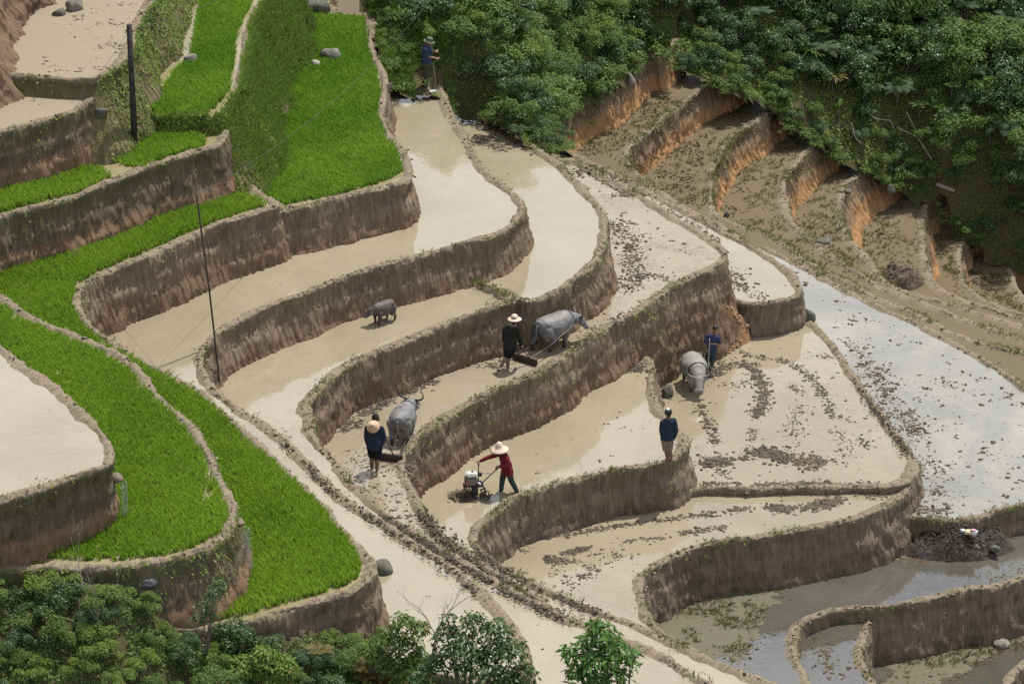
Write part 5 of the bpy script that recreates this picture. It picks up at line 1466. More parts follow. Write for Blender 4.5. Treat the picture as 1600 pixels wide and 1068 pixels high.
def hand(wrist, d, lat, sz=1.0, curl=0.6):
    """palm, four unequal bent fingers and a thumb leaving the side of the palm"""
    d, lat = unit(np.array(d, float)), unit(np.array(lat, float))
    lat = unit(lat - d * (lat @ d))
    nrm = np.cross(d, lat)
    w = np.array(wrist, float)
    out = [cone(w, w + d * 0.03 * sz, 0.024 * sz, 0.03 * sz)]
    for k, fl in zip((-1.5, -0.5, 0.5, 1.5), (0.030, 0.037, 0.040, 0.036)):
        base = w + d * 0.075 * sz + lat * k * 0.021 * sz
        out.append(cone(w + d * 0.02 * sz + lat * k * 0.012 * sz, base, 0.016 * sz, 0.0125 * sz, 8))
        m = base + (d * math.cos(curl) + nrm * math.sin(curl)) * fl * sz
        e = m + (d * math.cos(curl * 2.3) + nrm * math.sin(curl * 2.3)) * fl * 0.85 * sz
        out += [cone(base, m, 0.0105 * sz, 0.0095 * sz, 8), cone(m, e, 0.0095 * sz, 0.008 * sz, 8)]
    tb = w + d * 0.03 * sz + lat * 0.028 * sz
    tm = tb + (d * 0.55 + lat * 0.75 + nrm * 0.3) * 0.04 * sz
    te = tm + (d * 0.85 + nrm * 0.55) * 0.032 * sz
    return out + [cone(tb, tm, 0.0135 * sz, 0.0115 * sz, 8), cone(tm, te, 0.0115 * sz, 0.009 * sz, 8)]

FWD = np.array([0, CP, -SP])

def person(label, base, jp, face, sz, shirt, pants, sleeve, leg, hem=0.12, hat=None, hair=True, curl=0.9, flare=0.0, shirt_open=None, head_tilt=(0, 0, 0)):
    """jp: joints as (px, py, depth offset) in the photograph, relative to the pixel the feet stand on"""
    root_p = P(*base)
    k = FPX / ((root_p - CAM) @ FWD)
    t = thing('person', root_p, label, 'person')
    def J(n):
        px, py, y = jp[n]
        return np.array([(px - base[0]) / k, y, ((base[1] - py) / k - y * SP) / CP])
    fc = unit(np.array([face[0], face[1], 0.0]))
    lat = np.array([fc[1], -fc[0], 0.0])
    hip, chest, head = J('hip'), J('chest'), J('head')
    up = unit(chest - hip)
    shR, shL = chest + lat * 0.165 * sz - up * 0.02, chest - lat * 0.165 * sz - up * 0.02
    hpR, hpL = hip + lat * 0.085 * sz, hip - lat * 0.085 * sz
    fw = unit(np.cross(up, lat)) * 1.0
    if fw @ fc < 0:
        fw = -fw
    neck = chest + up * 0.06 * sz + (head - chest) * 0.25
    parts = []
    mid = hip * 0.55 + chest * 0.45
    def torso(e, top=1.0, low=0.0):
        return loft([(hip - up * (0.11 + low) * sz, (0.10 + e) * sz, (0.08 + e) * sz, fw), (hip - up * 0.03 * sz, (0.148 + e) * sz, (0.105 + e) * sz, fw), (mid, (0.132 + e) * sz, (0.095 + e) * sz, fw), (hip * 0.25 + chest * 0.75, (0.152 + e) * sz, (0.11 + e) * sz, fw), (chest - up * 0.02, (0.145 + e) * sz, (0.095 + e) * sz, fw), (chest + up * 0.05 * sz, (0.075 + e) * sz, (0.06 + e) * sz, fw)], lat)
    parts.append(torso(0))
    parts.append(cone(chest + up * 0.01, head - np.array([0, 0, 0.05 * sz]), 0.058 * sz, 0.05 * sz))
    # head: cranium, jaw, nose, brow, ears
    hf = unit(fc + np.array(head_tilt, float))
    hu = unit(np.cross(lat, hf)) if (np.cross(lat, hf))[2] > 0 else -unit(np.cross(lat, hf))
    parts += [cone(head + hu * 0.03 * sz - hf * 0.015 * sz, head + hu * 0.035 * sz + hf * 0.015 * sz, 0.082 * sz, 0.080 * sz, 16), cone(head - hu * 0.02 * sz + hf * 0.02 * sz, head - hu * 0.075 * sz + hf * 0.045 * sz, 0.068 * sz, 0.040 * sz, 14),
              cone(head + hu * 0.012 * sz + hf * 0.085 * sz, head - hu * 0.022 * sz + hf * 0.103 * sz, 0.010 * sz, 0.016 * sz, 8), cone(head + hu * 0.028 * sz + hf * 0.078 * sz - lat * 0.035 * sz, head + hu * 0.028 * sz + hf * 0.078 * sz + lat * 0.035 * sz, 0.014 * sz, 0.014 * sz, 8),
              cone(head - hu * 0.052 * sz + hf * 0.082 * sz - lat * 0.015 * sz, head - hu * 0.052 * sz + hf * 0.082 * sz + lat * 0.015 * sz, 0.011 * sz, 0.011 * sz, 8)]
    for sg in (-1, 1):
        parts.append(cone(head + lat * sg * 0.08 * sz + hu * 0.02 * sz, head + lat * sg * 0.084 * sz - hu * 0.025 * sz, 0.02 * sz, 0.014 * sz, 8))
    arms, legs = {}, {}
    for sd, sh in (('R', shR), ('L', shL)):
        el, ha = J('el' + sd), J('ha' + sd)
        arms[sd] = (sh, el, ha)
        parts += limb([sh, el, ha], [0.052 * sz, 0.042 * sz, 0.028 * sz]) + hand(ha, unit(ha - el) + np.array([0, 0, -0.15]), lat * (1 if sd == 'L' else -1) + fc * 0.3, sz * 1.05, curl)
    for sd, hp in (('R', hpR), ('L', hpL)):
        kn, an = J('kn' + sd), J('an' + sd)
        legs[sd] = (hp, kn, an)
        toe = an + fc * 0.13 * sz - np.array([0, 0, 0.045])
        parts += limb([hp, kn, kn * 0.6 + an * 0.4 - fc * 0.02, an], [0.088 * sz, 0.056 * sz, 0.054 * sz, 0.036 * sz]) + [cone(an - np.array([0, 0, 0.04]) - fc * 0.03, toe, 0.036 * sz, 0.03 * sz)]
    soft('body', parts, MUDSKIN if leg < 0.99 else SKIN, 0.0115, 1, t)
    # shirt
    low = hem
    sp_ = [torso(0.022, low=0)] + [loft([(hip - up * low * sz + fw * 0.0, (0.165 + flare) * sz, (0.125 + flare * 0.7) * sz, fw), (hip + up * 0.02 * sz, (0.168 + flare * 0.6) * sz, (0.128 + flare * 0.4) * sz, fw), (mid + up * 0.04, (0.156 + flare * 0.2) * sz, (0.12 + flare * 0.2) * sz, fw)], lat)]
    for sd in 'RL':
        sh, el, ha = arms[sd]
        sp_.append(cone(chest, sh, 0.07 * sz, 0.068 * sz))
        if sleeve < 1:
            sp_.append(cone(sh, sh + (el - sh) * sleeve, 0.068 * sz, 0.062 * sz))
        else:
            sp_ += limb([sh, el, el + (ha - el) * 0.93], [0.069 * sz, 0.058 * sz, 0.046 * sz])
    soft('jacket' if sleeve >= 1 else 'shirt', sp_, shirt, 0.013, 2, t)
    # trousers down to a share of the leg
    pp = [loft([(hip + up * 0.05 * sz, 0.155 * sz, 0.115 * sz, fw), (hip - up * 0.03 * sz, 0.168 * sz, 0.125 * sz, fw), (hip - up * 0.10 * sz, 0.15 * sz, 0.11 * sz, fw)], lat)]
    for sd in 'RL':
        hp, kn, an = legs[sd]
        if leg <= 0.5:
            e = hp + (kn - hp) * (leg / 0.5)
            pp.append(cone(hp, e, 0.104 * sz, 0.088 * sz))
        else:
            e = kn + (an - kn) * ((leg - 0.5) / 0.5)
            pp += limb([hp, kn, e], [0.104 * sz, 0.076 * sz, 0.060 * sz])
    soft('shorts' if leg <= 0.55 else 'trousers', pp, pants, 0.013, 2, t)
    if hair:
        soft('hair', [cone(head + hu * 0.05 * sz - hf * 0.03 * sz, head + hu * 0.06 * sz + hf * 0.02 * sz, 0.084 * sz, 0.078 * sz, 14), cone(head + hu * 0.02 * sz - hf * 0.04 * sz, head - hu * 0.03 * sz - hf * 0.045 * sz, 0.075 * sz, 0.055 * sz, 12)], HAIR, 0.012, 1, t)
    for sg in (-1, 1):
        v, f4, f3 = ball(head + hu * 0.012 * sz + hf * 0.085 * sz + lat * sg * 0.032 * sz, (0.011 * sz,) * 3, 1)
        add('eye', mesh_from('eye', v, f3, EYE), t)
    top = head + hu * 0.075 * sz
    if hat == 'cone':           # wide pale brim under a peaked crown
        ax = unit(hu - hf * 0.15)
        lathe('hat', [(0.0, 0.165), (0.02, 0.163), (0.05, 0.145), (0.088, 0.085), (0.10, 0.035), (0.112, 0.018), (0.20, -0.035), (0.235, -0.062), (0.225, -0.066), (0.11, 0.002), (0.07, 0.0)], STRAWP, top, ax, t)
    elif hat == 'brim':
        ax = unit(hu + np.array([0, 0, 0.4]))
        hb = lathe('hat', [(0.0, 0.105), (0.04, 0.10), (0.075, 0.078), (0.088, 0.03), (0.095, 0.008), (0.17, -0.022), (0.182, -0.03), (0.17, -0.034), (0.09, -0.004), (0.06, 0.0)], STRAWP, top, ax, t)
        lathe('hat_band', [(0.0905, 0.012), (0.0925, 0.014), (0.0905, 0.035), (0.0885, 0.034)], m_plain('brown_hat_band', (0.16, 0.10, 0.08), 0.8, 0.1), top, ax, t)
    elif hat == 'boonie':
        lathe('hat', [(0.0, 0.085), (0.05, 0.083), (0.083, 0.068), (0.092, 0.0), (0.10, -0.02), (0.165, -0.045), (0.172, -0.052), (0.16, -0.052), (0.09, -0.026), (0.06, -0.01)], m_plain('camouflage_hat', (0.115, 0.125, 0.085), 0.9, 0.1, 0.6, 9), top, hu, t)
    elif hat == 'back':         # flat cone hat hung on the back of the neck
        c = chest + up * 0.10 * sz - fc * 0.17
        lathe('hat', [(0.0, 0.125), (0.02, 0.12), (0.06, 0.08), (0.155, 0.004), (0.165, -0.012), (0.155, -0.012), (0.05, 0.05), (0.02, 0.07)], STRAW, c, unit(-fc * 0.75 + np.array([0, 0, 0.75])), t)
        lathe('hair_bun', [(0.002, 0.055), (0.03, 0.048), (0.045, 0.02), (0.04, -0.01), (0.01, -0.03)], HAIR, head + hu * 0.09 * sz - hf * 0.06, unit(hu - hf), t, 14)
    elif hat == 'cap':
        lathe('cap', [(0.0, 0.058), (0.05, 0.05), (0.082, 0.022), (0.096, -0.02), (0.099, -0.045), (0.092, -0.048), (0.08, -0.02)], m_plain('navy_cap', (0.02, 0.026, 0.04), 0.6, 0.3), head + hu * 0.075 * sz, hu, t, 20)
        lathe('cap_panel', [(0.0, 0.061), (0.03, 0.058), (0.05, 0.05), (0.048, 0.046), (0.0, 0.055)], m_plain('pale_cap_panel', (0.60, 0.66, 0.64), 0.5, 0.3), head + hu * 0.077 * sz - lat * 0.004, unit(hu - lat * 0.35), t, 16)
        lathe('cap_brim', [(0.0, 0.012), (0.05, 0.010), (0.075, 0.002), (0.078, -0.004), (0.05, 0.0)], MATS['pale_cap_panel'], head + hu * 0.03 * sz + hf * 0.085 * sz, unit(hu + hf * 0.3), t, 16)
    return t, J, k

NAVY = cloth('navy_cloth', (0.026, 0.037, 0.060))
BLUET = cloth('blue_tee_cloth', (0.040, 0.055, 0.105))
BLACK = cloth('black_cloth', (0.014, 0.015, 0.019))
DKGREEN = cloth('dark_green_cloth', (0.022, 0.027, 0.021))
MAROON = cloth('maroon_cloth', (0.165, 0.024, 0.034))
TEAL = cloth('dark_teal_cloth', (0.045, 0.062, 0.062))
TAN = cloth('tan_shorts_cloth', (0.21, 0.165, 0.125))
CAMO = cloth('dark_camouflage_cloth', (0.062, 0.056, 0.045), 0.6)

# man with the hoe at the top
man1, J1, k1 = person('man in blue shirt and camouflage hat leaning on a hoe at the top paddy', (666, 140, 3.84),
    dict(hip=(667, 101, 0), chest=(667, 76, 0), head=(671, 69, 0), elR=(669, 91, -0.16), haR=(681, 93.5, -0.18), elL=(675, 84, 0.15), haL=(679.5, 82, 0.10), knR=(666, 121, -0.05), anR=(665, 137.5, -0.04), knL=(664, 120, 0.06), anL=(662, 135, 0.08)),
    (1, -0.12), 1.05, BLUET, CAMO, 0.85, 0.93, 0.05, 'boonie', True, head_tilt=(0, 0, -0.25))
# ploughman behind the central buffalo
man2, J2, k2_ = person('ploughman in dark green with straw hat behind the central buffalo', (794, 577, 1.35),
    dict(hip=(797, 541, 0), chest=(799, 513, 0.06), head=(804, 501, 0.12), elR=(813, 530, 0.05), haR=(814, 539, 0.2), elL=(787, 530, 0.02), haL=(793, 542, 0.2), knR=(795, 558, 0.06), anR=(793, 575, 0.0), knL=(792, 557, 0), anL=(783, 570, -0.12)),
    (0.35, 0.93), 1.0, DKGREEN, BLACK, 1.0, 0.42, 0.05, 'brim', True, flare=0.02)
# ploughman behind the lower buffalo
man3, J3, k3 = person('barefoot farmer in navy jacket with straw hat on the back driving the lower buffalo', (586, 736, 1.35),
    dict(hip=(586, 696, 0), chest=(586, 667, 0.05), head=(588, 654, 0.12), elR=(601, 682, 0.02), haR=(598, 693, 0.14), elL=(573, 682, 0.02), haL=(575, 694, 0.14), knR=(590, 716, 0.05), anR=(589, 734, 0.0), knL=(581, 714, 0.1), anL=(581, 729, 0.12)),
    (0.15, 0.99), 1.05, NAVY, BLACK, 1.0, 0.40, 0.06, 'back', True, flare=0.015, head_tilt=(0, 0, -0.3))
# person with the tiller
man4, J4, k4 = person('person in maroon jacket and wide pale hat pushing the tiller', (795, 768, 0.0),
    dict(hip=(792, 731, 0), chest=(787, 710, -0.02), head=(781.5, 702, -0.05), elR=(763, 713.5, 0.02), haR=(751, 719, 0.0), elL=(797, 725, -0.2), haL=(780, 727.5, -0.22), knR=(785, 748, 0.06), anR=(783, 766, 0.05), knL=(799, 750, -0.05), anL=(808, 767.5, -0.02)),
    (-0.92, -0.38), 0.97, MAROON, TEAL, 1.0, 0.97, 0.14, 'cone', True, flare=0.035, head_tilt=(0, 0, -0.25))
# man standing on the bund
man5, J5, k5 = person('man in navy jacket and tan shorts standing on the bund', (1044, 719, 0.09),
    dict(hip=(1042, 683, 0), chest=(1043, 656, 0.0), head=(1043, 645, 0.03), elR=(1056, 671, -0.02), haR=(1053, 683, 0.05), elL=(1032, 671, 0.02), haL=(1034, 682, 0.08), knR=(1046, 702, 0), anR=(1049, 716.5, 0.02), knL=(1040, 702, 0.02), anL=(1043, 717.5, 0.02)),
    (-0.35, 0.94), 0.95, NAVY, TAN, 1.0, 0.47, 0.03, 'cap', True, flare=0.035)
# boy behind the buffalo
man6, J6, k6 = person('bareheaded boy in navy shirt holding a stick behind the facing buffalo', (1108, 580, -1.05),
    dict(hip=(1111, 549, 0), chest=(1113, 525, -0.02), head=(1116, 513.5, -0.06), elL=(1123.5, 538, -0.05), haL=(1111, 537, -0.2), elR=(1100.5, 537, -0.03), haR=(1102.5, 546, -0.14), knL=(1113, 564, 0.0), anL=(1109, 578, -0.03), knR=(1105, 562, 0.05), anR=(1103, 573, 0.1)),
    (-0.35, -0.94), 0.86, BLUET, TEAL, 0.75, 0.96, 0.05, None, True, head_tilt=(0, 0, -0.25))

# ------------------------------------------------------------------ buffaloes
def m_hide(name, a, b, mud):
    t = NT(name)
    oc = t.n('TexCoord').outputs['Object']
    f = t.noise(3.2, 6, 0.62, oc, 0.4)
    g = t.noise(26.0, 4, 0.7, oc)
    c = t.mix(t.ramp(f, [(0.34, 0.0), (0.66, 1.0)]), a, b)
    c = t.mix(t.math('MULTIPLY', t.ramp(g, [(0.45, 0.0), (0.75, 1.0)]), 0.4), c, tuple(x * 0.6 for x in a))
    sp = t.n('SeparateXYZ')
    t.l(oc, sp.inputs[0])
    k = t.ramp(t.math('ADD', sp.outputs['Z'], t.math('MULTIPLY', t.math('SUBTRACT', f, 0.5), 0.5)), [(0.22, 1.0), (0.5, 0.0)])
    c = t.mix(k, c, mud)
    return t.done(t.bsdf(c, 0.55, 0.4, t.bump(g, 0.3, 0.02)))
HIDE = m_hide('grey_buffalo_hide', (0.085, 0.083, 0.083), (0.21, 0.205, 0.20), (0.035, 0.033, 0.032))
CALFHIDE = m_hide('dark_calf_hide', (0.042, 0.034, 0.031), (0.092, 0.076, 0.069), (0.022, 0.020, 0.019))
HORN = m_plain('dark_horn', (0.045, 0.042, 0.04), 0.45, 0.4, 0.3, 14)
HORNP = m_plain('pale_horn', (0.16, 0.155, 0.145), 0.5, 0.4, 0.3, 14)
ROPE = m_plain('pale_rope', (0.30, 0.28, 0.25), 0.8, 0.1, 0.2, 30)
TACK = m_plain('wet_dark_yoke', (0.05, 0.05, 0.052), 0.5, 0.3, 0.3, 14)

def buffalo(name, label, loc, heading, sc, hide, turn=0.0, drop=0.0, stride=0.0, horn=HORN, calf=False, horn_spread=1.0):
    t = thing(name, loc, label, 'buffalo' if not calf else 'calf', None, heading - math.pi / 2, (sc * 1.22, sc * 0.92, sc * 1.06))
    X = np.array([1.0, 0, 0])
    Z = np.array([0, 0, 1.0])
    def S(y, z, rx, rz):
        return ((0, y, z), rx, rz, (0, 0, 1))
    fat = 0.84 if calf else 1.0
    body = [loft([S(-0.86, 1.02, 0.08, 0.10), S(-0.80, 0.98, 0.21 * fat, 0.24), S(-0.62, 0.95, 0.33 * fat, 0.35), S(-0.35, 0.92, 0.40 * fat, 0.40), S(0.0, 0.89, 0.44 * fat, 0.43), S(0.32, 0.92, 0.39 * fat, 0.42), S(0.60, 0.97, 0.29 * fat, 0.37), S(0.82, 1.0, 0.18 * fat, 0.27), S(0.92, 1.0, 0.08, 0.12)], X, 22)]
    body += [cone((0, 0.45, 1.24), (0, -0.1, 1.26), 0.10, 0.07), cone((0, -0.45, 1.22), (0, -0.72, 1.15), 0.10, 0.09)]            # withers and hip ridge
    for sg in (-1, 1):
        body.append(cone((sg * 0.2, -0.55, 1.10), (sg * 0.13, -0.72, 1.02), 0.13, 0.12))                                          # hook bones
    # neck and head
    hx = math.sin(turn)
    nk = 0.24 if calf else 0.36
    hb = np.array([hx * nk, 0.80 + nk * math.cos(turn), 1.04 - drop])
    hd = unit(np.array([hx * 0.8, 0.62, -0.62 - 0.5 * drop]))
    mz = hb + hd * (0.36 if calf else 0.44)
    hl = unit(np.cross(hd, Z))
    body += limb([(0, 0.66, 1.02), np.array([0, 0.7, 1.02]) * 0.4 + hb * 0.6, hb], [0.29, 0.215, 0.165])
    body += limb([hb, hb + hd * 0.25, mz], [0.17, 0.135, 0.11])
    body += [cone(mz - hl * 0.06, mz + hl * 0.06, 0.10, 0.10), cone(hb + hl * 0.07 + Z * 0.05, hb - hl * 0.07 + Z * 0.05, 0.10, 0.10)]
    for sg in (-1, 1):
        e0 = hb + hl * sg * 0.12 + Z * 0.02 - hd * 0.03
        body += [cone(e0, e0 + hl * sg * 0.11 - Z * 0.03, 0.035, 0.05), cone(e0 + hl * sg * 0.11 - Z * 0.03, e0 + hl * sg * 0.22 - Z * 0.09, 0.05, 0.018)]
    # legs: fore (wrist folds back), hind (stifle forward, hock back)
    for sg, ph in ((-1, stride), (1, -stride)):
        body += limb([(sg * 0.20, 0.50, 0.78), (sg * 0.21, 0.50 + ph * 0.1, 0.58), (sg * 0.20, 0.54 + ph * 0.28, 0.34), (sg * 0.20, 0.52 + ph * 0.30 - max(0, ph) * 0.06, 0.10), (sg * 0.20, 0.55 + ph * 0.32, 0.0)], [0.17, 0.12, 0.078, 0.056, 0.078])
        q = -ph
        body += limb([(sg * 0.20, -0.58, 0.88), (sg * 0.235, -0.42 + q * 0.12, 0.60), (sg * 0.20, -0.70 + q * 0.26, 0.37), (sg * 0.20, -0.66 + q * 0.32, 0.10), (sg * 0.20, -0.62 + q * 0.34, 0.0)], [0.23, 0.165, 0.082, 0.056, 0.078])
        body.append(cone((sg * 0.2, -0.66, 0.78), (sg * 0.2, -0.66 + q * 0.12, 0.52), 0.16, 0.09))
    soft('body', body, hide, 0.021, 4, t)
    v, f = tube_mesh(smooth_path([(0, -0.84, 1.10), (0.01, -0.93, 1.0), (0.03, -0.95, 0.80), (0.02, -0.91, 0.58)], 0.04)[0], 0.026, 8)
    tl = add('tail', mesh_from('tail', v, f, hide), t)
    v, f = tube_mesh([(0.02, -0.91, 0.60), (0.025, -0.92, 0.50), (0.02, -0.91, 0.38)], [0.022, 0.042, 0.008], 8)
    add('tail_tuft', mesh_from('tail_tuft', v, f, HAIR), tl)
    for sg in (-1, 1):
        if calf:
            pts, r = [hb + hl * sg * 0.10 + Z * 0.10, hb + hl * sg * 0.15 + Z * 0.15, hb + hl * sg * 0.17 + Z * 0.21], (0.035, 0.008)
        else:
            w = horn_spread
            o0 = hb + hl * sg * 0.11 + Z * 0.09
            pts, r = [o0, o0 + hl * sg * 0.16 * w + Z * 0.03 - hd * 0.03, o0 + hl * sg * 0.27 * w + Z * 0.12 - hd * 0.08, o0 + hl * sg * 0.28 * w + Z * 0.24 - hd * 0.12, o0 + hl * sg * 0.22 * w + Z * 0.33 - hd * 0.14], (0.052, 0.010)
        w_, _ = smooth_path(pts, 0.03)
        v, f = tube_mesh(w_, np.linspace(r[0], r[1], len(w_)), 10)
        add('horn', mesh_from('horn', v, f, horn), t)
        v, f4, f3 = ball(hb + hd * 0.13 + hl * sg * 0.115 + Z * 0.055, (0.02, 0.02, 0.02), 1)
        add('eye', mesh_from('eye', v, f3, EYE), t)
    return t, hb

def ring_rope(t, y, z, rx, rz, r, mat, name, tilt=0.0):
    th = np.linspace(0, 2 * np.pi, 40)
    p = np.stack([rx * np.cos(th), y + tilt * np.sin(th), z + rz * np.sin(th)], 1)
    v, f = tube_mesh(p, r, 8)
    add(name, mesh_from(name, v, f, mat), t)

def strap(t, pts, r, mat, name):
    v, f = tube_mesh(smooth_path(pts, 0.05)[0], r, 6)
    add(name, mesh_from(name, v, f, mat), t)

bf1, _ = buffalo('water_buffalo', 'grey water buffalo walking away up the paddy ahead of the dark green ploughman', P(866, 545, 1.29), math.radians(38), 0.70, HIDE, turn=0.25, drop=0.10, stride=0.8)
strap(bf1, [(0.40, 0.62, 1.22), (0.46, 0.3, 0.9), (0.47, -0.2, 0.72), (0.42, -0.7, 0.45), (0.35, -1.5, 0.2)], 0.009, ROPE, 'rope')
strap(bf1, [(-0.27, 0.80, 0.92), (-0.24, 0.74, 1.12), (-0.13, 0.70, 1.27), (0, 0.69, 1.31), (0.13, 0.70, 1.27), (0.24, 0.74, 1.12), (0.27, 0.80, 0.92)], 0.026, TACK, 'yoke')
bf2, _ = buffalo('water_buffalo', 'grey water buffalo seen from behind with curved dark horns', P(630, 687, 1.29), math.radians(76), 0.63, HIDE, turn=0.15, drop=-0.06, stride=0.35, horn_spread=1.15)
strap(bf2, [(0.40, 0.62, 1.22), (0.46, 0.3, 0.95), (0.47, -0.2, 0.72), (0.40, -0.75, 0.4), (0.3, -1.6, 0.15)], 0.009, ROPE, 'rope')
strap(bf2, [(-0.27, 0.80, 0.92), (-0.24, 0.74, 1.12), (-0.13, 0.70, 1.27), (0, 0.69, 1.31), (0.13, 0.70, 1.27), (0.24, 0.74, 1.12), (0.27, 0.80, 0.92)], 0.026, TACK, 'yoke')
bf3, _ = buffalo('water_buffalo', 'pale grey water buffalo facing the camera with lowered head', P(1084, 606, -1.11), math.radians(-80), 0.67, m_hide('pale_grey_buffalo_hide', (0.17, 0.165, 0.155), (0.28, 0.27, 0.25), (0.05, 0.047, 0.043)), turn=0.1, drop=0.24, stride=-0.25, horn=HORNP, horn_spread=1.05)
strap(bf3, [(-0.33, 0.62, 0.80), (-0.31, 0.64, 1.05), (-0.17, 0.66, 1.26), (0, 0.67, 1.31), (0.17, 0.66, 1.26), (0.31, 0.64, 1.05), (0.33, 0.62, 0.80)], 0.028, TACK, 'yoke')
bf4, _ = buffalo('buffalo_calf', 'small dark buffalo calf standing in the muddy water', P(599, 505, 2.56), math.radians(-135), 0.44, CALFHIDE, turn=0.45, drop=0.12, stride=0.3, calf=True)

# ------------------------------------------------------------------ harrows, plough, stick, hoe, tiller
WOOD = m_plain('wet_dark_wood', (0.038, 0.030, 0.024), 0.6, 0.3, 0.35, 10)
WOODL = m_plain('worn_wood_handle', (0.19, 0.145, 0.10), 0.7, 0.2, 0.25, 10)
STEEL = m_plain('scratched_steel', (0.42, 0.43, 0.44), 0.35, 0.5, 0.2, 20, metal=0.6)

def bar(p, q, r, mat, name, parent, seg=8):
    v, f = tube_mesh([p, (np.array(p) + np.array(q)) / 2, q], r, seg)
    return add(name, mesh_from(name, v, f, mat), parent)

def slab(c, size, mat, name, parent, rot=0.0, bev=0.012):
    import bmesh
    bm = bmesh.new()
    bmesh.ops.create_cube(bm, size=1.0)
    for v in bm.verts:
        v.co = Vector([v.co[i] * size[i] for i in range(3)])
    bmesh.ops.bevel(bm, geom=bm.edges[:], offset=min(bev, min(size) * 0.3), segments=2, affect='EDGES')
    me = bpy.data.meshes.new(name)
    bm.to_mesh(me)
    bm.free()
    me.materials.append(mat)
    return add(name, me, parent, loc=c, rot=(0, 0, rot))

def harrow(label, loc, heading, top):
    """spiked wooden harrow with an upright handle frame"""
    t = thing('harrow', loc, label, 'harrow', None, heading - math.pi / 2, 1.0)
    slab((0, 0, 0.10), (0.78, 0.09, 0.17), WOOD, 'beam', t)
    for k in range(9):
        bar((-0.34 + 0.085 * k, 0.01, 0.05), (-0.34 + 0.085 * k, 0.03, -0.10), 0.014, WOOD, 'tine', t)
    for sg in (-1, 1):
        bar((sg * 0.17, 0, 0.15), (sg * 0.15 + top[0], top[1], top[2]), 0.014, WOOD, 'upright', t)
    bar((-0.24 + top[0], top[1], top[2]), (0.24 + top[0], top[1], top[2]), 0.015, WOODL, 'handle', t)
    for sg in (-1, 1):
        bar((sg * 0.3, 0.04, 0.12), (sg * 0.24, 0.85, 0.20), 0.014, WOOD, 'shaft', t)

h2 = man2.matrix_basis.translation
harrow('spiked wooden harrow pulled by the central buffalo', P(820, 566, 1.35), math.radians(52), (-0.12, -0.28, 0.62))
harrow('spiked wooden harrow pulled by the lower buffalo', P(605, 719, 1.35), math.radians(76), (-0.12, -0.22, 0.68))
pl_ = thing('plough', P(1099, 582, -1.05), 'wooden plough handle held by the boy', 'plough')
bar((-0.28, 0.02, 0.60), (0.06, -0.06, 0.585), 0.018, WOODL, 'handle', pl_)
bar((0.0, -0.02, 0.59), (-0.1, -0.15, -0.05), 0.02, WOOD, 'stem', pl_)
bar((-0.1, -0.15, 0.12), (-0.15, -0.9, 0.25), 0.022, WOOD, 'beam', pl_)
st_ = P(1105, 583, -1.05)
stick('goad_stick', [st_ + [0, -0.22, 0.02], st_ + [0.02, -0.21, 0.6], st_ + [0.03, -0.2, 1.12]], 0.013, m_plain('pale_stick', (0.40, 0.36, 0.30), 0.7, 0.2), 'long pale stick held upright by the boy', 'stick')

ho = thing('hoe', P(683, 145, 3.82), 'long handled hoe with bright steel blade resting at the feet of the top man', 'hoe')
kk = FPX / ((P(683, 145, 3.82) - CAM) @ FWD)
bar((0, 0, 0.03), (-6.5 / kk, 0.0, 46 / kk / CP), 0.016, WOODL, 'handle', ho)
slab((-0.10, 0.02, 0.05), (0.24, 0.16, 0.02), m_plain('bright_hoe_steel', (0.62, 0.64, 0.66), 0.3, 0.5, 0.1, 10, metal=0.4), 'blade', ho, 0.3, 0.006)

ti = thing('power_tiller', P(746, 776, 0.0), 'small walking tiller with white tank and muddy rotor blades', 'tiller')
ENG = m_plain('greasy_engine_metal', (0.16, 0.145, 0.14), 0.5, 0.5, 0.45, 18, metal=0.3)
RED = m_plain('faded_engine_red', (0.22, 0.09, 0.08), 0.55, 0.4, 0.3, 14)
DARK = m_plain('black_machine_paint', (0.03, 0.03, 0.032), 0.5, 0.4, 0.3, 14)
slab((-0.16, 0, 0.46), (0.30, 0.26, 0.20), ENG, 'engine', ti, 0.2, 0.03)
slab((-0.24, -0.10, 0.45), (0.14, 0.10, 0.17), RED, 'recoil_cover', ti, 0.2, 0.04)
slab((-0.15, 0, 0.625), (0.28, 0.24, 0.10), m_plain('white_tank', (0.46, 0.46, 0.44), 0.4, 0.5, 0.25, 10), 'fuel_tank', ti, 0.2, 0.035)
slab((0.06, 0.05, 0.60), (0.11, 0.12, 0.09), DARK, 'air_filter', ti, 0.2, 0.02)
bar((-0.12, 0.03, 0.67), (-0.12, 0.03, 0.70), 0.03, DARK, 'tank_cap', ti, 10)
bar((0.0, -0.10, 0.44), (0.09, -0.16, 0.42), 0.035, STEEL, 'exhaust', ti, 10)
slab((-0.14, 0, 0.34), (0.42, 0.22, 0.03), DARK, 'engine_plate', ti, 0.2, 0.008)
slab((0.06, 0, 0.36), (0.16, 0.16, 0.14), DARK, 'gearbox', ti, 0.2, 0.03)
slab((-0.06, 0, 0.18), (0.15, 0.12, 0.32), DARK, 'transmission', ti, 0.2, 0.03)
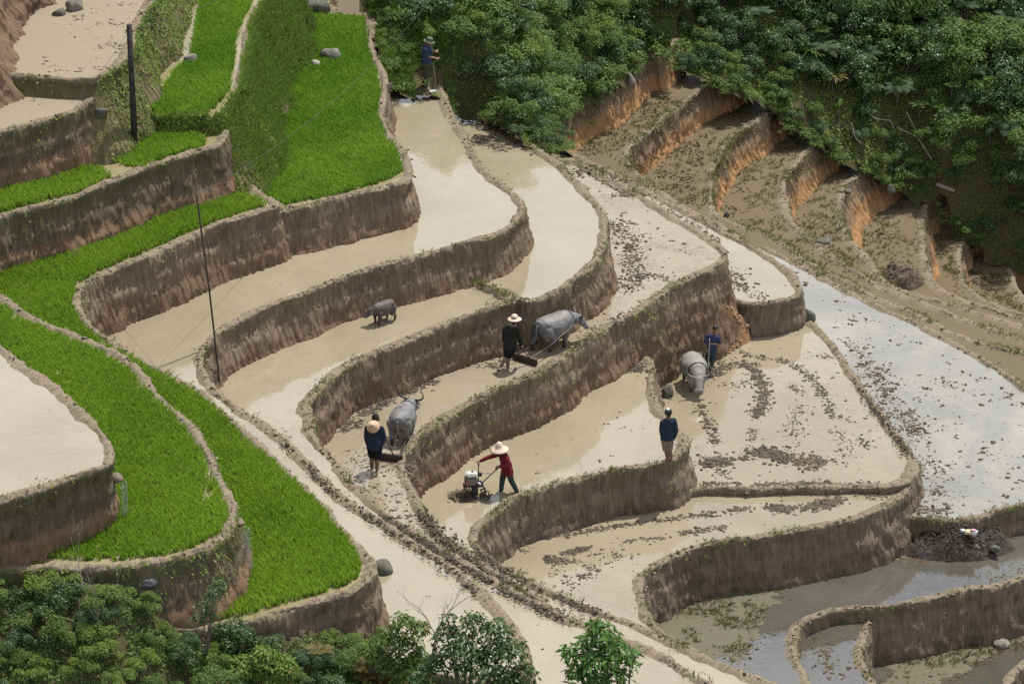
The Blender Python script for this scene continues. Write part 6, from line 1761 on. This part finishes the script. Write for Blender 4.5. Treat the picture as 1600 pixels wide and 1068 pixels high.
bar((0.12, 0, 0.34), (0.22, 0.0, 0.10), 0.02, DARK, 'drag_stake', ti)
bar((0.22, 0, 0.24), (0.06, 0, 0.20), 0.016, DARK, 'stake_brace', ti)
MUDM = m_plain('caked_mud_metal', (0.07, 0.058, 0.042), 0.7, 0.3, 0.4, 16)
for sg in (-1, 1):
    dv = np.array([0.75, -0.4, 0.0]) if sg > 0 else np.array([-0.75, 0.4, 0.0])
    ax = unit(dv)
    hub = np.array([-0.02, 0, 0.09]) + ax * 0.08
    ro = bar(hub, hub + ax * 0.30, 0.035, MUDM, 'rotor', ti, 10)
    u_ = np.array([0, 0, 1.0])
    w_ = np.cross(ax, u_)
    for a in range(3):
        for b_ in range(5):
            an = b_ * 2 * math.pi / 5 + a * 0.5
            d_ = u_ * math.cos(an) + w_ * math.sin(an)
            c = hub + ax * (0.05 + 0.10 * a)
            v, f = tube_mesh([c, c + d_ * 0.12, c + d_ * 0.155 + ax * 0.04], [0.02, 0.018, 0.012], 6)
            add('blade', mesh_from('blade', v, f, MUDM), ro)
# handlebars reach the hands of the person in maroon
off = np.array(man4.location) - np.array(ti.location)
hA, hB = J4('haR') + off + np.array([-0.05, 0, -0.06]), J4('haL') + off + np.array([-0.05, -0.02, -0.05])
for nm, p0, p1, p2 in (('handlebar', (0.02, 0.06, 0.42), (0.03, 0.05, hA[2] - 0.25), hA), ('handlebar', (0.10, -0.06, 0.40), tuple((np.array([0.10, -0.06, 0.40]) + hB) / 2), hB)):
    v, f = tube_mesh(smooth_path([p0, p1, p2], 0.04)[0], 0.014, 8)
    hbj = add(nm, mesh_from(nm, v, f, DARK if nm else DARK), ti)
    d_ = unit(np.array(p2) - np.array(p1))
    bar(np.array(p2) - d_ * 0.06, np.array(p2) + d_ * 0.06, 0.020, DARK, 'grip', hbj)
bar((0.03, 0.055, 0.66), tuple(np.array([0.10, -0.06, 0.40]) * 0.35 + hB * 0.65), 0.011, STEEL, 'crossbar', ti)
#@@NEXT@@
